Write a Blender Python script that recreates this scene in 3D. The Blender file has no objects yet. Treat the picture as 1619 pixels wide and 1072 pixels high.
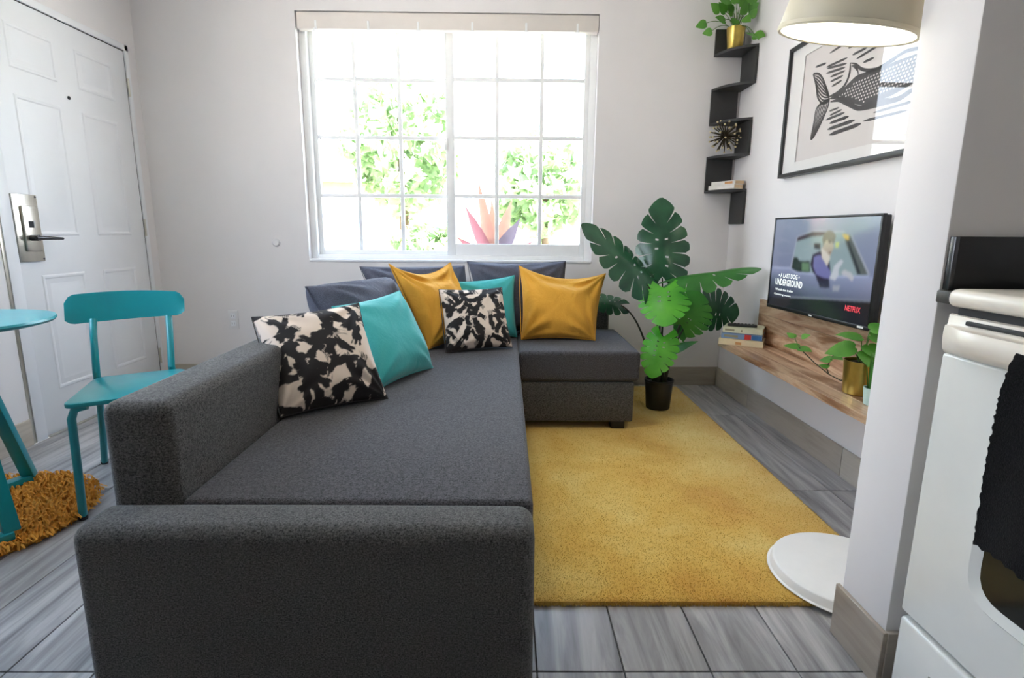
import bpy, bmesh, math, random
import numpy as np
from mathutils import Vector, Matrix

random.seed(7)
RNG = np.random.default_rng(7)
SC = bpy.context.scene
COL = SC.collection
PI = math.pi

# ------------------------------------------------------------------ camera
cam_data = bpy.data.cameras.new('camera')
cam_data.sensor_width = 36.0
cam_data.lens = 36.0 * 865.0 / 1619.0
cam_data.clip_start = 0.02
cam_data.clip_end = 200
cam = bpy.data.objects.new('camera', cam_data)
COL.objects.link(cam)
RIGHT = (0.999921, -0.009519, 0.008218)
UP = (-0.006241, 0.191654, 0.981443)
FWD = (0.010918, 0.981416, -0.191580)
cam.matrix_world = Matrix(((RIGHT[0], UP[0], -FWD[0], 0.0),
                           (RIGHT[1], UP[1], -FWD[1], 0.0),
                           (RIGHT[2], UP[2], -FWD[2], 1.013),
                           (0, 0, 0, 1)))
SC.camera = cam

# ------------------------------------------------------------------ sky, sun, exposure
SKY_STRENGTH = 3.7
SUN_STRENGTH = 24.0
EXPOSURE = 1.63
world = bpy.data.worlds.new('world')
SC.world = world
world.use_nodes = True
wn = world.node_tree
wn.nodes.clear()
w_out = wn.nodes.new('ShaderNodeOutputWorld')
w_bg = wn.nodes.new('ShaderNodeBackground')
w_geo = wn.nodes.new('ShaderNodeTexCoord')
w_sep = wn.nodes.new('ShaderNodeSeparateXYZ')
w_ramp = wn.nodes.new('ShaderNodeValToRGB')
w_ramp.color_ramp.elements[0].position = 0.0
w_ramp.color_ramp.elements[0].color = (0.86, 0.90, 0.95, 1)
w_ramp.color_ramp.elements[1].position = 0.75
w_ramp.color_ramp.elements[1].color = (0.42, 0.62, 0.92, 1)
wn.links.new(w_geo.outputs['Generated'], w_sep.inputs[0])
wn.links.new(w_sep.outputs['Z'], w_ramp.inputs[0])
wn.links.new(w_ramp.outputs[0], w_bg.inputs['Color'])
w_bg.inputs['Strength'].default_value = SKY_STRENGTH
wn.links.new(w_bg.outputs[0], w_out.inputs['Surface'])

sun_data = bpy.data.lights.new('sun', 'SUN')
sun_data.energy = SUN_STRENGTH
sun_data.angle = math.radians(0.6)
sun_data.color = (1.0, 0.96, 0.92)
sun = bpy.data.objects.new('sun', sun_data)
COL.objects.link(sun)
# high sun standing behind the house: it lights the garden, never the room
sun.rotation_euler = (math.radians(38), 0, math.radians(22))

portal_data = bpy.data.lights.new('window_portal', 'AREA')
portal_data.shape = 'RECTANGLE'
portal_data.size, portal_data.size_y = 1.84, 1.50
portal_data.cycles.is_portal = True
portal = bpy.data.objects.new('window_portal', portal_data)
COL.objects.link(portal)
portal.location = (-0.365, 3.80, 1.56)
portal.rotation_euler = (math.radians(-90), 0, 0)     # faces into the room

portal2_data = bpy.data.lights.new('side_window_portal', 'AREA')
portal2_data.shape = 'RECTANGLE'
portal2_data.size, portal2_data.size_y = 1.45, 1.44
portal2_data.cycles.is_portal = True
portal2 = bpy.data.objects.new('side_window_portal', portal2_data)
COL.objects.link(portal2)
portal2.location = (-2.44, 1.55, 1.525)
portal2.rotation_euler = (0, math.radians(-90), 0)     # faces into the room

SC.view_settings.view_transform = 'Standard'
SC.view_settings.look = 'None'
SC.view_settings.gamma = 1.0
SC.view_settings.exposure = EXPOSURE
SC.view_settings.use_curve_mapping = False
SC.cycles.use_denoising = True
SC.cycles.max_bounces = 10
SC.cycles.diffuse_bounces = 6
SC.cycles.glossy_bounces = 4
SC.cycles.transmission_bounces = 6
SC.cycles.transparent_max_bounces = 12
SC.cycles.sample_clamp_indirect = 6.0
SC.cycles.caustics_reflective = False
SC.cycles.caustics_refractive = False


# ------------------------------------------------------------------ materials
def S(r, g, b):
    f = lambda c: (c / 255 / 12.92) if c / 255 <= 0.04045 else ((c / 255 + 0.055) / 1.055) ** 2.4
    return (f(r), f(g), f(b), 1.0)


class NT:
    """A small node-tree writer around one Principled material."""
    def __init__(self, name):
        self.m = bpy.data.materials.new(name)
        self.m.use_nodes = True
        self.t = self.m.node_tree
        self.p = self.t.nodes['Principled BSDF']
        self.tc = None

    def node(self, kind, **kw):
        n = self.t.nodes.new(kind)
        for k, v in kw.items():
            setattr(n, k, v)
        return n

    def link(self, a, b):
        self.t.links.new(a, b)

    def coords(self, scale=(1, 1, 1), which='Object', offset=None, rot=(0, 0, 0)):
        tc = self.node('ShaderNodeTexCoord')
        mp = self.node('ShaderNodeMapping')
        mp.inputs['Scale'].default_value = scale
        mp.inputs['Rotation'].default_value = rot
        self.link(tc.outputs[which], mp.inputs['Vector'])
        if offset is not None:
            self.link(offset, mp.inputs['Location'])
        return mp.outputs[0]

    def random_offset(self, k=37.0):
        oi = self.node('ShaderNodeObjectInfo')
        mu = self.node('ShaderNodeVectorMath', operation='SCALE')
        cb = self.node('ShaderNodeCombineXYZ')
        for i in range(3):
            self.link(oi.outputs['Random'], cb.inputs[i])
        self.link(cb.outputs[0], mu.inputs[0])
        mu.inputs['Scale'].default_value = k
        return mu.outputs[0], oi.outputs['Random']

    def noise(self, vec, scale, detail=4, rough=0.55, dist=0.0):
        n = self.node('ShaderNodeTexNoise')
        n.inputs['Scale'].default_value = scale
        n.inputs['Detail'].default_value = detail
        n.inputs['Roughness'].default_value = rough
        n.inputs['Distortion'].default_value = dist
        if vec is not None:
            self.link(vec, n.inputs['Vector'])
        return n.outputs[0]

    def ramp(self, fac, stops):
        r = self.node('ShaderNodeValToRGB')
        e = r.color_ramp.elements
        while len(e) < len(stops):
            e.new(0.5)
        for el, (p, c) in zip(e, stops):
            el.position = p
            el.color = c
        self.link(fac, r.inputs[0])
        return r.outputs[0]

    def mix(self, fac, a, b, mode='MIX'):
        n = self.node('ShaderNodeMix', data_type='RGBA', blend_type=mode)
        for sock, v in ((n.inputs['Factor'], fac), (n.inputs[6], a), (n.inputs[7], b)):
            if hasattr(v, 'is_output'):
                self.link(v, sock)
            else:
                sock.default_value = v
        return n.outputs[2]

    def bump(self, h, strength=0.3, dist=0.002):
        b = self.node('ShaderNodeBump')
        b.inputs['Strength'].default_value = strength
        b.inputs['Distance'].default_value = dist
        self.link(h, b.inputs['Height'])
        self.link(b.outputs[0], self.p.inputs['Normal'])

    def base(self, c):
        if hasattr(c, 'is_output'):
            self.link(c, self.p.inputs['Base Color'])
        else:
            self.p.inputs['Base Color'].default_value = c

    def set(self, rough=0.5, metal=0.0, spec=None, coat=None, sheen=None):
        self.p.inputs['Roughness'].default_value = rough
        self.p.inputs['Metallic'].default_value = metal
        if spec is not None:
            self.p.inputs['Specular IOR Level'].default_value = spec
        if coat is not None:
            self.p.inputs['Coat Weight'].default_value = coat
            self.p.inputs['Coat Roughness'].default_value = 0.08
        if sheen is not None:
            self.p.inputs['Sheen Weight'].default_value = sheen
        return self


def plain(name, c, rough=0.5, metal=0.0, var=0.06, scale=14, bump=0.0, bscale=90, bdist=0.001, spec=None, coat=None):
    """A plain surface with a little uneven tone and fine relief."""
    n = NT(name)
    v = n.coords()
    f = n.noise(v, scale, 3)
    dark = tuple(x * (1 - var) for x in c[:3]) + (1,)
    lite = tuple(min(1, x * (1 + var)) for x in c[:3]) + (1,)
    n.base(n.ramp(f, [(0.3, dark), (0.7, lite)]))
    if bump:
        n.bump(n.noise(v, bscale, 4), bump, bdist)
    n.set(rough, metal, spec, coat)
    return n.m


def fabric(name, c1, c2, grain=520, rough=0.95, bump=0.5, sheen=0.12, big=0.12, crease=0.0):
    n = NT(name)
    v = n.coords()
    a = n.noise(v, grain, 2, 0.7)
    a2 = n.noise(n.coords((1, 1, 2.6)), grain * 0.45, 2, 0.6)
    ma = n.node('ShaderNodeMath', operation='MULTIPLY_ADD')
    n.link(a2, ma.inputs[0])
    ma.inputs[1].default_value = 0.5
    n.link(a, ma.inputs[2])
    col = n.ramp(ma.outputs[0], [(0.56, c1), (0.94, c2)])
    b = n.noise(v, 7, 3)
    k = 1 - big
    col = n.mix(b, col, n.mix(1.0, col, (k, k, k, 1), 'MULTIPLY'))
    n.base(col)
    n.bump(ma.outputs[0], bump, 0.0012)
    if crease:
        cr = n.noise(n.coords((1, 1, 0.6)), 11, 4, 0.5, 1.6)
        b2 = n.node('ShaderNodeBump')
        b2.inputs['Strength'].default_value = crease
        b2.inputs['Distance'].default_value = 0.02
        n.link(cr, b2.inputs['Height'])
        n.link(b2.outputs[0], [x for x in n.t.nodes if x.type == 'BUMP' and x != b2][0].inputs['Normal'])
    n.set(rough, 0, 0.2, sheen=sheen)
    return n.m


def wood(name, axis_scale, cols, rough=0.42, coat=0.15, grain=3.0, rand=False):
    n = NT(name)
    off, rnd = n.random_offset() if rand else (None, None)
    v = n.coords(axis_scale, offset=off)
    f = n.noise(v, grain, 6, 0.62, 0.6)
    col = n.ramp(f, cols)
    v2 = n.coords(tuple(s * 6 for s in axis_scale), offset=off)
    g = n.noise(v2, grain * 2.2, 3)
    col = n.mix(0.35, col, n.mix(g, (0.72, 0.66, 0.6, 1), (1, 1, 1, 1)), 'MULTIPLY')
    if rand:
        col = n.mix(1.0, col, n.ramp(rnd, [(0.0, (0.72, 0.68, 0.66, 1)), (0.5, (0.95, 0.95, 0.95, 1)), (1.0, (1.12, 1.1, 1.08, 1))]) if 'board' in name else (1, 1, 1, 1), 'MULTIPLY')
    n.base(col)
    n.bump(g, 0.12, 0.001)
    n.set(rough, 0, coat=coat)
    return n.m


def attr_mat(name, rough=0.85, emit=0.0, bump=0.0, sheen=None):
    n = NT(name)
    a = n.node('ShaderNodeAttribute', attribute_name='print')
    if emit:
        n.base((0.012, 0.012, 0.014, 1))
    else:
        n.base(a.outputs['Color'])
    n.set(rough, sheen=sheen)
    if emit:
        n.link(a.outputs['Color'], n.p.inputs['Emission Color'])
        n.p.inputs['Emission Strength'].default_value = emit
    if bump:
        n.bump(n.noise(n.coords(), 600, 2), bump, 0.001)
    return n.m


def glass(name, tint=(1, 1, 1, 1), rough=0.0, ior=1.5):
    m = bpy.data.materials.new(name)
    m.use_nodes = True
    t = m.node_tree
    t.nodes.clear()
    o = t.nodes.new('ShaderNodeOutputMaterial')
    tr = t.nodes.new('ShaderNodeBsdfTransparent')
    gl = t.nodes.new('ShaderNodeBsdfGlossy')
    mx = t.nodes.new('ShaderNodeMixShader')
    fr = t.nodes.new('ShaderNodeFresnel')
    ge = t.nodes.new('ShaderNodeNewGeometry')
    mr = t.nodes.new('ShaderNodeMapRange')
    mr.inputs['To Min'].default_value = ior
    mr.inputs['To Max'].default_value = 1.0 / ior
    t.links.new(ge.outputs['Backfacing'], mr.inputs['Value'])
    t.links.new(mr.outputs['Result'], fr.inputs['IOR'])
    tr.inputs['Color'].default_value = tint
    gl.inputs['Roughness'].default_value = rough
    t.links.new(fr.outputs[0], mx.inputs[0])
    t.links.new(tr.outputs[0], mx.inputs[1])
    t.links.new(gl.outputs[0], mx.inputs[2])
    t.links.new(mx.outputs[0], o.inputs['Surface'])
    return m


def leaf_mat(name, c1, c2, rough=0.35, trans=0.25):
    n = NT(name)
    off, rnd = n.random_offset(11)
    f = n.noise(n.coords(offset=off), 9, 3)
    n.base(n.ramp(f, [(0.3, c1), (0.7, c2)]))
    n.bump(n.noise(n.coords(), 60, 2), 0.15, 0.001)
    n.set(rough, 0, 0.5)
    n.p.inputs['Transmission Weight'].default_value = 0.0
    tl = n.node('ShaderNodeBsdfTranslucent')
    tl.inputs['Color'].default_value = tuple(min(1, x * 1.6) for x in c2[:3]) + (1,)
    mx = n.node('ShaderNodeMixShader')
    mx.inputs[0].default_value = trans
    out = n.t.nodes['Material Output']
    n.link(n.p.outputs[0], mx.inputs[1])
    n.link(tl.outputs[0], mx.inputs[2])
    n.link(mx.outputs[0], out.inputs['Surface'])
    return n.m


def emitter(name, c, strength):
    n = NT(name)
    n.base(c)
    n.p.inputs['Emission Color'].default_value = c
    n.p.inputs['Emission Strength'].default_value = strength
    return n.m


def floor_plank_mat():
    n = NT('grey wood-look tile')
    off, rnd = n.random_offset(53)
    v = n.coords((9, 0.7, 1), offset=off)
    f = n.noise(v, 2.2, 5, 0.6, 0.8)
    col = n.ramp(f, [(0.28, S(114, 112, 112)), (0.48, S(158, 156, 156)), (0.62, S(186, 184, 183)), (0.75, S(140, 138, 137))])
    f2 = n.noise(n.coords((60, 2.2, 1), offset=off), 2.0, 4)
    col = n.mix(0.45, col, n.mix(f2, (0.72, 0.71, 0.72, 1), (1.1, 1.1, 1.1, 1)), 'MULTIPLY')
    tone = n.ramp(rnd, [(0.0, (0.74, 0.725, 0.71, 1)), (0.5, (0.92, 0.92, 0.93, 1)), (1.0, (1.06, 1.06, 1.06, 1))])
    col = n.mix(1.0, col, tone, 'MULTIPLY')
    n.base(col)
    n.bump(f2, 0.12, 0.0008)
    n.set(0.36, 0, 0.45)
    return n.m


def rug_mat():
    n = NT('ochre rug yarn')
    v = n.coords()
    f = n.noise(v, 2.6, 5, 0.6, 0.4)
    col = n.ramp(f, [(0.28, S(204, 152, 60)), (0.46, S(220, 182, 88)), (0.66, S(230, 204, 122))])
    s2 = n.noise(n.coords((1, 3.5, 1)), 95, 3, 0.7)
    col = n.mix(0.6, col, n.mix(s2, (0.66, 0.62, 0.54, 1), (1.25, 1.25, 1.25, 1)), 'MULTIPLY')
    n.base(col)
    n.bump(n.noise(v, 220, 2, 0.7), 0.7, 0.002)
    n.set(0.95, 0, 0.15, sheen=0.3)
    return n.m


MAT = {}
MAT['wall'] = plain('white wall paint', S(227, 223, 223), 0.7, var=0.015, scale=3, bump=0.12, bscale=140, bdist=0.0008)
MAT['ceiling'] = plain('white ceiling paint', S(232, 230, 226), 0.8, var=0.015, scale=3, bump=0.15, bscale=90)
MAT['white_gloss'] = plain('white gloss paint', S(232, 233, 236), 0.38, var=0.015, scale=5)
MAT['vinyl'] = plain('white window vinyl', S(240, 240, 240), 0.4, var=0.02)
MAT['grout'] = plain('dark grey grout', S(88, 86, 84), 0.9, var=0.1, scale=40, bump=0.2)
MAT['plank'] = floor_plank_mat()
MAT['base_tile'] = wood('grey beige baseboard tile', (0.8, 0.8, 9), [(0.3, S(172, 163, 150)), (0.55, S(194, 186, 174)), (0.75, S(180, 172, 160))], 0.42, 0.1, 2.0, True)
MAT['sofa'] = fabric('charcoal heather weave', S(42, 41, 40), S(108, 106, 104), grain=300, bump=0.35)
MAT['sofa_seat'] = fabric('charcoal seat weave', S(42, 41, 42), S(100, 98, 102), grain=300, bump=0.35)
MAT['sofa_cushion'] = fabric('slate grey cushion weave', S(66, 68, 78), S(104, 106, 122), grain=500, crease=0.35)
MAT['black_plastic'] = plain('black plastic', S(20, 20, 21), 0.38, var=0.1)
MAT['black_matt'] = plain('black matt laminate', S(50, 49, 48), 0.55, var=0.08, bump=0.05)
MAT['yellow'] = fabric('mustard cotton', S(210, 148, 46), S(236, 180, 76), grain=900, bump=0.25, sheen=0.1, crease=0.5)
MAT['teal_fabric'] = fabric('turquoise velvet', S(52, 160, 162), S(82, 190, 190), grain=900, bump=0.2, sheen=0.3, crease=0.22)
MAT['print'] = attr_mat('black and cream brush print', 0.9, bump=0.15)
MAT['teal'] = plain('teal lacquer', S(18, 140, 148), 0.3, var=0.05, coat=0.2)
MAT['rug'] = rug_mat()
MAT['shag'] = plain('ochre shag yarn', S(216, 150, 54), 0.9, var=0.22, scale=60)
MAT['steel'] = plain('brushed steel', S(206, 202, 190), 0.3, 1.0, var=0.05, scale=30)
MAT['dark_steel'] = plain('dark steel', S(90, 90, 92), 0.3, 1.0)
MAT['door_dark'] = plain('dark gap', S(28, 28, 30), 0.6)
MAT['shelf_wood'] = wood('acacia board', (7, 0.9, 7), [(0.28, S(84, 56, 38)), (0.42, S(150, 110, 78)), (0.52, S(208, 180, 150)), (0.60, S(178, 138, 108)), (0.70, S(110, 74, 50)), (0.84, S(184, 148, 116))], 0.4, 0.2, 1.6, True)
MAT['gold'] = plain('brushed brass', S(206, 178, 96), 0.34, 1.0, var=0.06, scale=40)
MAT['mint'] = plain('mint ceramic', S(186, 212, 204), 0.35, var=0.03)
MAT['soil'] = plain('dark soil', S(44, 34, 26), 0.95, var=0.3, scale=80, bump=0.8, bscale=120, bdist=0.004)
MAT['pot_black'] = plain('black pot plastic', S(30, 30, 31), 0.5, var=0.1)
MAT['stem_dark'] = plain('dark green stem', S(44, 46, 30), 0.5, var=0.2, scale=30)
MAT['stem_green'] = plain('green stem', S(86, 120, 52), 0.5, var=0.2, scale=30)
MAT['monstera_dark'] = leaf_mat('deep green leaf', S(24, 60, 42), S(46, 96, 62), 0.2, 0.08)
MAT['monstera_mid'] = leaf_mat('mid green leaf', S(40, 104, 40), S(66, 138, 54), 0.3, 0.2)
MAT['monstera_light'] = leaf_mat('bright green leaf', S(66, 158, 44), S(108, 196, 58), 0.32, 0.3)
MAT['pothos'] = leaf_mat('pothos leaf', S(58, 120, 44), S(108, 166, 66), 0.35, 0.25)
MAT['snake'] = leaf_mat('blade leaf', S(40, 100, 40), S(78, 142, 60), 0.4, 0.1)
MAT['lamp_white'] = plain('cream white enamel', S(240, 238, 234), 0.35, var=0.02)
MAT['lamp_shade'] = plain('cream lampshade enamel', S(206, 198, 176), 0.45, var=0.02)
MAT['diffuser'] = emitter('lit diffuser', (1.0, 0.93, 0.80, 1), 2.2)
MAT['ceiling_fill_glow'] = emitter('ceiling fill glow', (1.0, 0.985, 0.985, 1), 8.2)  # glow of the added, unseen ceiling fill
MAT['appliance'] = plain('white enamel', S(214, 214, 210), 0.25, var=0.015)
MAT['appliance_trim'] = plain('cream enamel', S(222, 214, 202), 0.28, var=0.015)
MAT['burner'] = plain('grey burner', S(120, 120, 118), 0.4, var=0.1)
MAT['black_glass'] = plain('black oven glass', S(34, 35, 32), 0.08, var=0.1)
MAT['towel'] = fabric('black terry towel', S(14, 14, 15), S(34, 34, 36), grain=380, bump=1.0, sheen=0.1)
MAT['backsplash'] = plain('black laminate', S(26, 25, 25), 0.3, var=0.1)
MAT['counter'] = plain('dark grey worktop edge', S(66, 63, 60), 0.45, var=0.25, scale=60)
MAT['paper'] = plain('warm paper pages', S(206, 180, 146), 0.9, var=0.08, scale=120, bump=0.3, bscale=300)
MAT['art_frame'] = plain('black picture frame', S(34, 34, 35), 0.45, var=0.08)
MAT['mat_board'] = plain('white mat board', S(226, 222, 220), 0.9, var=0.01)
MAT['art_paper'] = plain('art paper', S(212, 204, 202), 0.9, var=0.012)
MAT['ink'] = plain('charcoal ink', S(58, 55, 56), 0.85, var=0.15, scale=120)
MAT['glass'] = glass('clear pane')
MAT['picture_glass'] = glass('picture glass', ior=1.34)
MAT['screen'] = attr_mat('tv picture', 0.12, emit=0.30)
MAT['white_text'] = emitter('screen lettering', S(214, 220, 216), 0.30)
MAT['red_text'] = emitter('red screen lettering', S(200, 56, 66), 0.30)
MAT['badge'] = plain('pale badge', S(220, 220, 215), 0.4)
MAT['cable'] = plain('white cable', S(220, 214, 204), 0.5)
MAT['blind'] = plain('off white blind', S(222, 214, 208), 0.55, var=0.02)
MAT['bronze'] = plain('dark bronze', S(74, 64, 46), 0.4, 0.7, var=0.1)
MAT['bead'] = plain('pale gold bead', S(220, 204, 160), 0.35, 0.5)
MAT['plate'] = plain('white plate plastic', S(224, 222, 222), 0.4, var=0.01)
MAT['grass'] = plain('sunlit grass', S(150, 158, 132), 0.9, var=0.3, scale=6, bump=0.6, bscale=40, bdist=0.02)
MAT['path'] = plain('pale paving', S(214, 206, 194), 0.85, var=0.06, scale=8, bump=0.2)
MAT['brick_wall'] = plain('terracotta render', S(214, 146, 124), 0.85, var=0.1, scale=6, bump=0.2)
MAT['house_window'] = plain('blue house glazing', S(120, 168, 206), 0.12, var=0.1)
MAT['hedge'] = leaf_mat('hedge leaf', S(106, 130, 90), S(152, 172, 130), 0.5, 0.3)
MAT['ti_red'] = leaf_mat('crimson leaf', S(112, 62, 68), S(134, 80, 86), 0.4, 0.25)
MAT['ti_orange'] = leaf_mat('orange leaf', S(134, 86, 74), S(152, 108, 92), 0.4, 0.25)
MAT['ti_purple'] = leaf_mat('purple leaf', S(78, 66, 80), S(94, 82, 94), 0.4, 0.2)
MAT['bark'] = plain('brown bark', S(104, 84, 66), 0.9, var=0.3, scale=20, bump=0.6)


def book_mat(name, c):
    return plain(name, c, 0.6, var=0.05, scale=30)


# ------------------------------------------------------------------ object helpers
ORIGIN = {}


def put(name, me, mat, parent=None):
    """Link a mesh written in world coordinates, under its thing if it has one."""
    if mat is not None:
        if isinstance(mat, (list, tuple)):
            for m in mat:
                me.materials.append(m)
        else:
            me.materials.append(mat)
    o = bpy.data.objects.new(name, me)
    COL.objects.link(o)
    if parent is not None:
        o.parent = parent
        org = ORIGIN.get(parent.name, Vector((0, 0, 0)))
        me.transform(Matrix.Translation(-org))
        ORIGIN[o.name] = org
    return o


def thing(name, label, cat, loc=(0, 0, 0), group=None, kind=None):
    o = bpy.data.objects.new(name, None)
    o.empty_display_size = 0.05
    o.location = loc
    COL.objects.link(o)
    ORIGIN[o.name] = Vector(loc)
    tag(o, label, cat, group, kind)
    return o


def tag(o, label=None, cat=None, group=None, kind=None):
    if label:
        o['label'] = label
    if cat:
        o['category'] = cat
    if group:
        o['group'] = group
    if kind:
        o['kind'] = kind
    return o


def smooth(me, angle=40):
    for p in me.polygons:
        p.use_smooth = True
    try:
        me.set_sharp_from_angle(angle=math.radians(angle))
    except Exception:
        pass
    return me


def bm_mesh(bm, name='mesh', sm=True, angle=40):
    me = bpy.data.meshes.new(name)
    bmesh.ops.recalc_face_normals(bm, faces=bm.faces)
    bm.to_mesh(me)
    bm.free()
    if sm:
        smooth(me, angle)
    return me


def pymesh(verts, faces, name='mesh', sm=True, angle=40):
    me = bpy.data.meshes.new(name)
    me.from_pydata([tuple(v) for v in verts], [], [tuple(f) for f in faces])
    me.update()
    if sm:
        smooth(me, angle)
    return me


def add_box(bm, lo, hi, bevel=0.0, seg=2, M=None):
    lo, hi = Vector(lo), Vector(hi)
    c = (lo + hi) / 2
    s = hi - lo
    r = bmesh.ops.create_cube(bm, size=1.0)
    vs = r['verts']
    bmesh.ops.scale(bm, vec=s, verts=vs)
    bmesh.ops.translate(bm, vec=c, verts=vs)
    if bevel > 0:
        es = list({e for v in vs for e in v.link_edges})
        out = bmesh.ops.bevel(bm, geom=es, offset=bevel, segments=seg, profile=0.5, affect='EDGES')
        vs = list({v for f in out['faces'] for v in f.verts} | {v for v in vs if v.is_valid})
    if M is not None:
        bmesh.ops.transform(bm, matrix=M, verts=vs)
    return vs


def box(lo, hi, bevel=0.0, seg=2, M=None):
    bm = bmesh.new()
    add_box(bm, lo, hi, bevel, seg, M)
    return bm_mesh(bm, sm=bevel > 0)


def boxes(lst, bevel=0.0, seg=2):
    bm = bmesh.new()
    for lo, hi in lst:
        add_box(bm, lo, hi, bevel, seg)
    return bm_mesh(bm, sm=bevel > 0)


def add_tube(bm, pts, r, n=10, cap=True, flat=None):
    """A swept tube; r is a number or one radius per point; flat=(a,b) scales the two cross axes."""
    pts = [Vector(p) for p in pts]
    rs = r if isinstance(r, (list, tuple)) else [r] * len(pts)
    rings = []
    t0 = (pts[1] - pts[0]).normalized()
    ref = Vector((0, 0, 1)) if abs(t0.z) < 0.9 else Vector((1, 0, 0))
    nrm = (ref - t0 * ref.dot(t0)).normalized()
    for i, p in enumerate(pts):
        if i == 0:
            t = pts[1] - pts[0]
        elif i == len(pts) - 1:
            t = pts[-1] - pts[-2]
        else:
            t = (pts[i + 1] - pts[i]).normalized() + (pts[i] - pts[i - 1]).normalized()
        t.normalize()
        nrm = (nrm - t * nrm.dot(t)).normalized()
        b = t.cross(nrm)
        fa, fb = flat or (1, 1)
        rings.append([bm.verts.new(p + (nrm * math.cos(2 * PI * k / n) * fa + b * math.sin(2 * PI * k / n) * fb) * rs[i]) for k in range(n)])
    for a, b in zip(rings, rings[1:]):
        for k in range(n):
            bm.faces.new((a[k], a[(k + 1) % n], b[(k + 1) % n], b[k]))
    if cap:
        bm.faces.new(rings[0][::-1])
        bm.faces.new(rings[-1])


def tube(pts, r, n=10, flat=None):
    bm = bmesh.new()
    add_tube(bm, pts, r, n, flat=flat)
    return bm_mesh(bm)


def add_lathe(bm, prof, c, n=32, M=None, close=False):
    """prof: list of (radius, z). Axis vertical through c, or through M when given."""
    vs = []
    rings = []
    c = Vector(c)
    for r, z in prof:
        if r < 1e-6:
            v = bm.verts.new(Vector((0, 0, z)))
            rings.append([v])
            vs.append(v)
        else:
            ring = [bm.verts.new(Vector((r * math.cos(2 * PI * k / n), r * math.sin(2 * PI * k / n), z))) for k in range(n)]
            rings.append(ring)
            vs += ring
    for a, b in zip(rings, rings[1:]):
        if len(a) == 1 and len(b) == 1:
            continue
        for k in range(n):
            k2 = (k + 1) % n
            if len(a) == 1:
                bm.faces.new((a[0], b[k2], b[k]))
            elif len(b) == 1:
                bm.faces.new((a[k], a[k2], b[0]))
            else:
                bm.faces.new((a[k], a[k2], b[k2], b[k]))
    if M is not None:
        bmesh.ops.transform(bm, matrix=M, verts=vs)
    bmesh.ops.translate(bm, vec=c, verts=vs)


def lathe(prof, c, n=32, M=None, angle=40):
    bm = bmesh.new()
    add_lathe(bm, prof, c, n, M)
    return bm_mesh(bm, angle=angle)


def bez(p0, p1, p2, n=12):
    p0, p1, p2 = Vector(p0), Vector(p1), Vector(p2)
    return [(p0 * (1 - t) ** 2 + p1 * 2 * t * (1 - t) + p2 * t * t) for t in [i / n for i in range(n + 1)]]


def prism(poly, axis, lo, hi, bevel=0.0):
    """Extrude a 2D polygon along one axis ('x','y','z'); poly gives the other two coordinates in order."""
    bm = bmesh.new()
    def V(p, h):
        return {'x': (h, p[0], p[1]), 'y': (p[0], h, p[1]), 'z': (p[0], p[1], h)}[axis]
    a = [bm.verts.new(V(p, lo)) for p in poly]
    b = [bm.verts.new(V(p, hi)) for p in poly]
    bm.faces.new(a)
    bm.faces.new(b[::-1])
    n = len(poly)
    for i in range(n):
        bm.faces.new((a[i], b[i], b[(i + 1) % n], a[(i + 1) % n]))
    bmesh.ops.recalc_face_normals(bm, faces=bm.faces)
    if bevel:
        bmesh.ops.bevel(bm, geom=list(bm.edges), offset=bevel, segments=2, profile=0.5, affect='EDGES')
    return bm_mesh(bm)


def soft_box(lo, hi, bevel=0.03, seg=4, puff=0.0, cuts=6, axis=2):
    """An upholstered block: rounded edges, faces swelling a little along +axis."""
    bm = bmesh.new()
    add_box(bm, lo, hi)
    bmesh.ops.bevel(bm, geom=list(bm.edges), offset=bevel, segments=seg, profile=0.5, affect='EDGES')
    if puff:
        big = [e for e in bm.edges if e.calc_length() > bevel * 3]
        bmesh.ops.subdivide_edges(bm, edges=big, cuts=cuts, use_grid_fill=True)
        lo, hi = Vector(lo), Vector(hi)
        ax = [i for i in range(3) if i != axis]
        for v in bm.verts:
            u = (v.co[ax[0]] - lo[ax[0]]) / (hi[ax[0]] - lo[ax[0]])
            w = (v.co[ax[1]] - lo[ax[1]]) / (hi[ax[1]] - lo[ax[1]])
            h = (v.co[axis] - lo[axis]) / (hi[axis] - lo[axis])
            b = max(0, 16 * u * (1 - u) * w * (1 - w)) ** 0.5
            v.co[axis] += puff * b * max(0, h)
    return bm_mesh(bm, angle=60)


# ------------------------------------------------------------------ the setting: shell
XL, XR, YB, YN, ZC = -2.253, 1.44, 3.60, -3.40, 2.62
XK = 1.50                       # kitchen side wall
WX0, WX1, WZ0, WZ1 = -1.28, 0.552, 0.815, 2.305    # window opening

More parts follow.
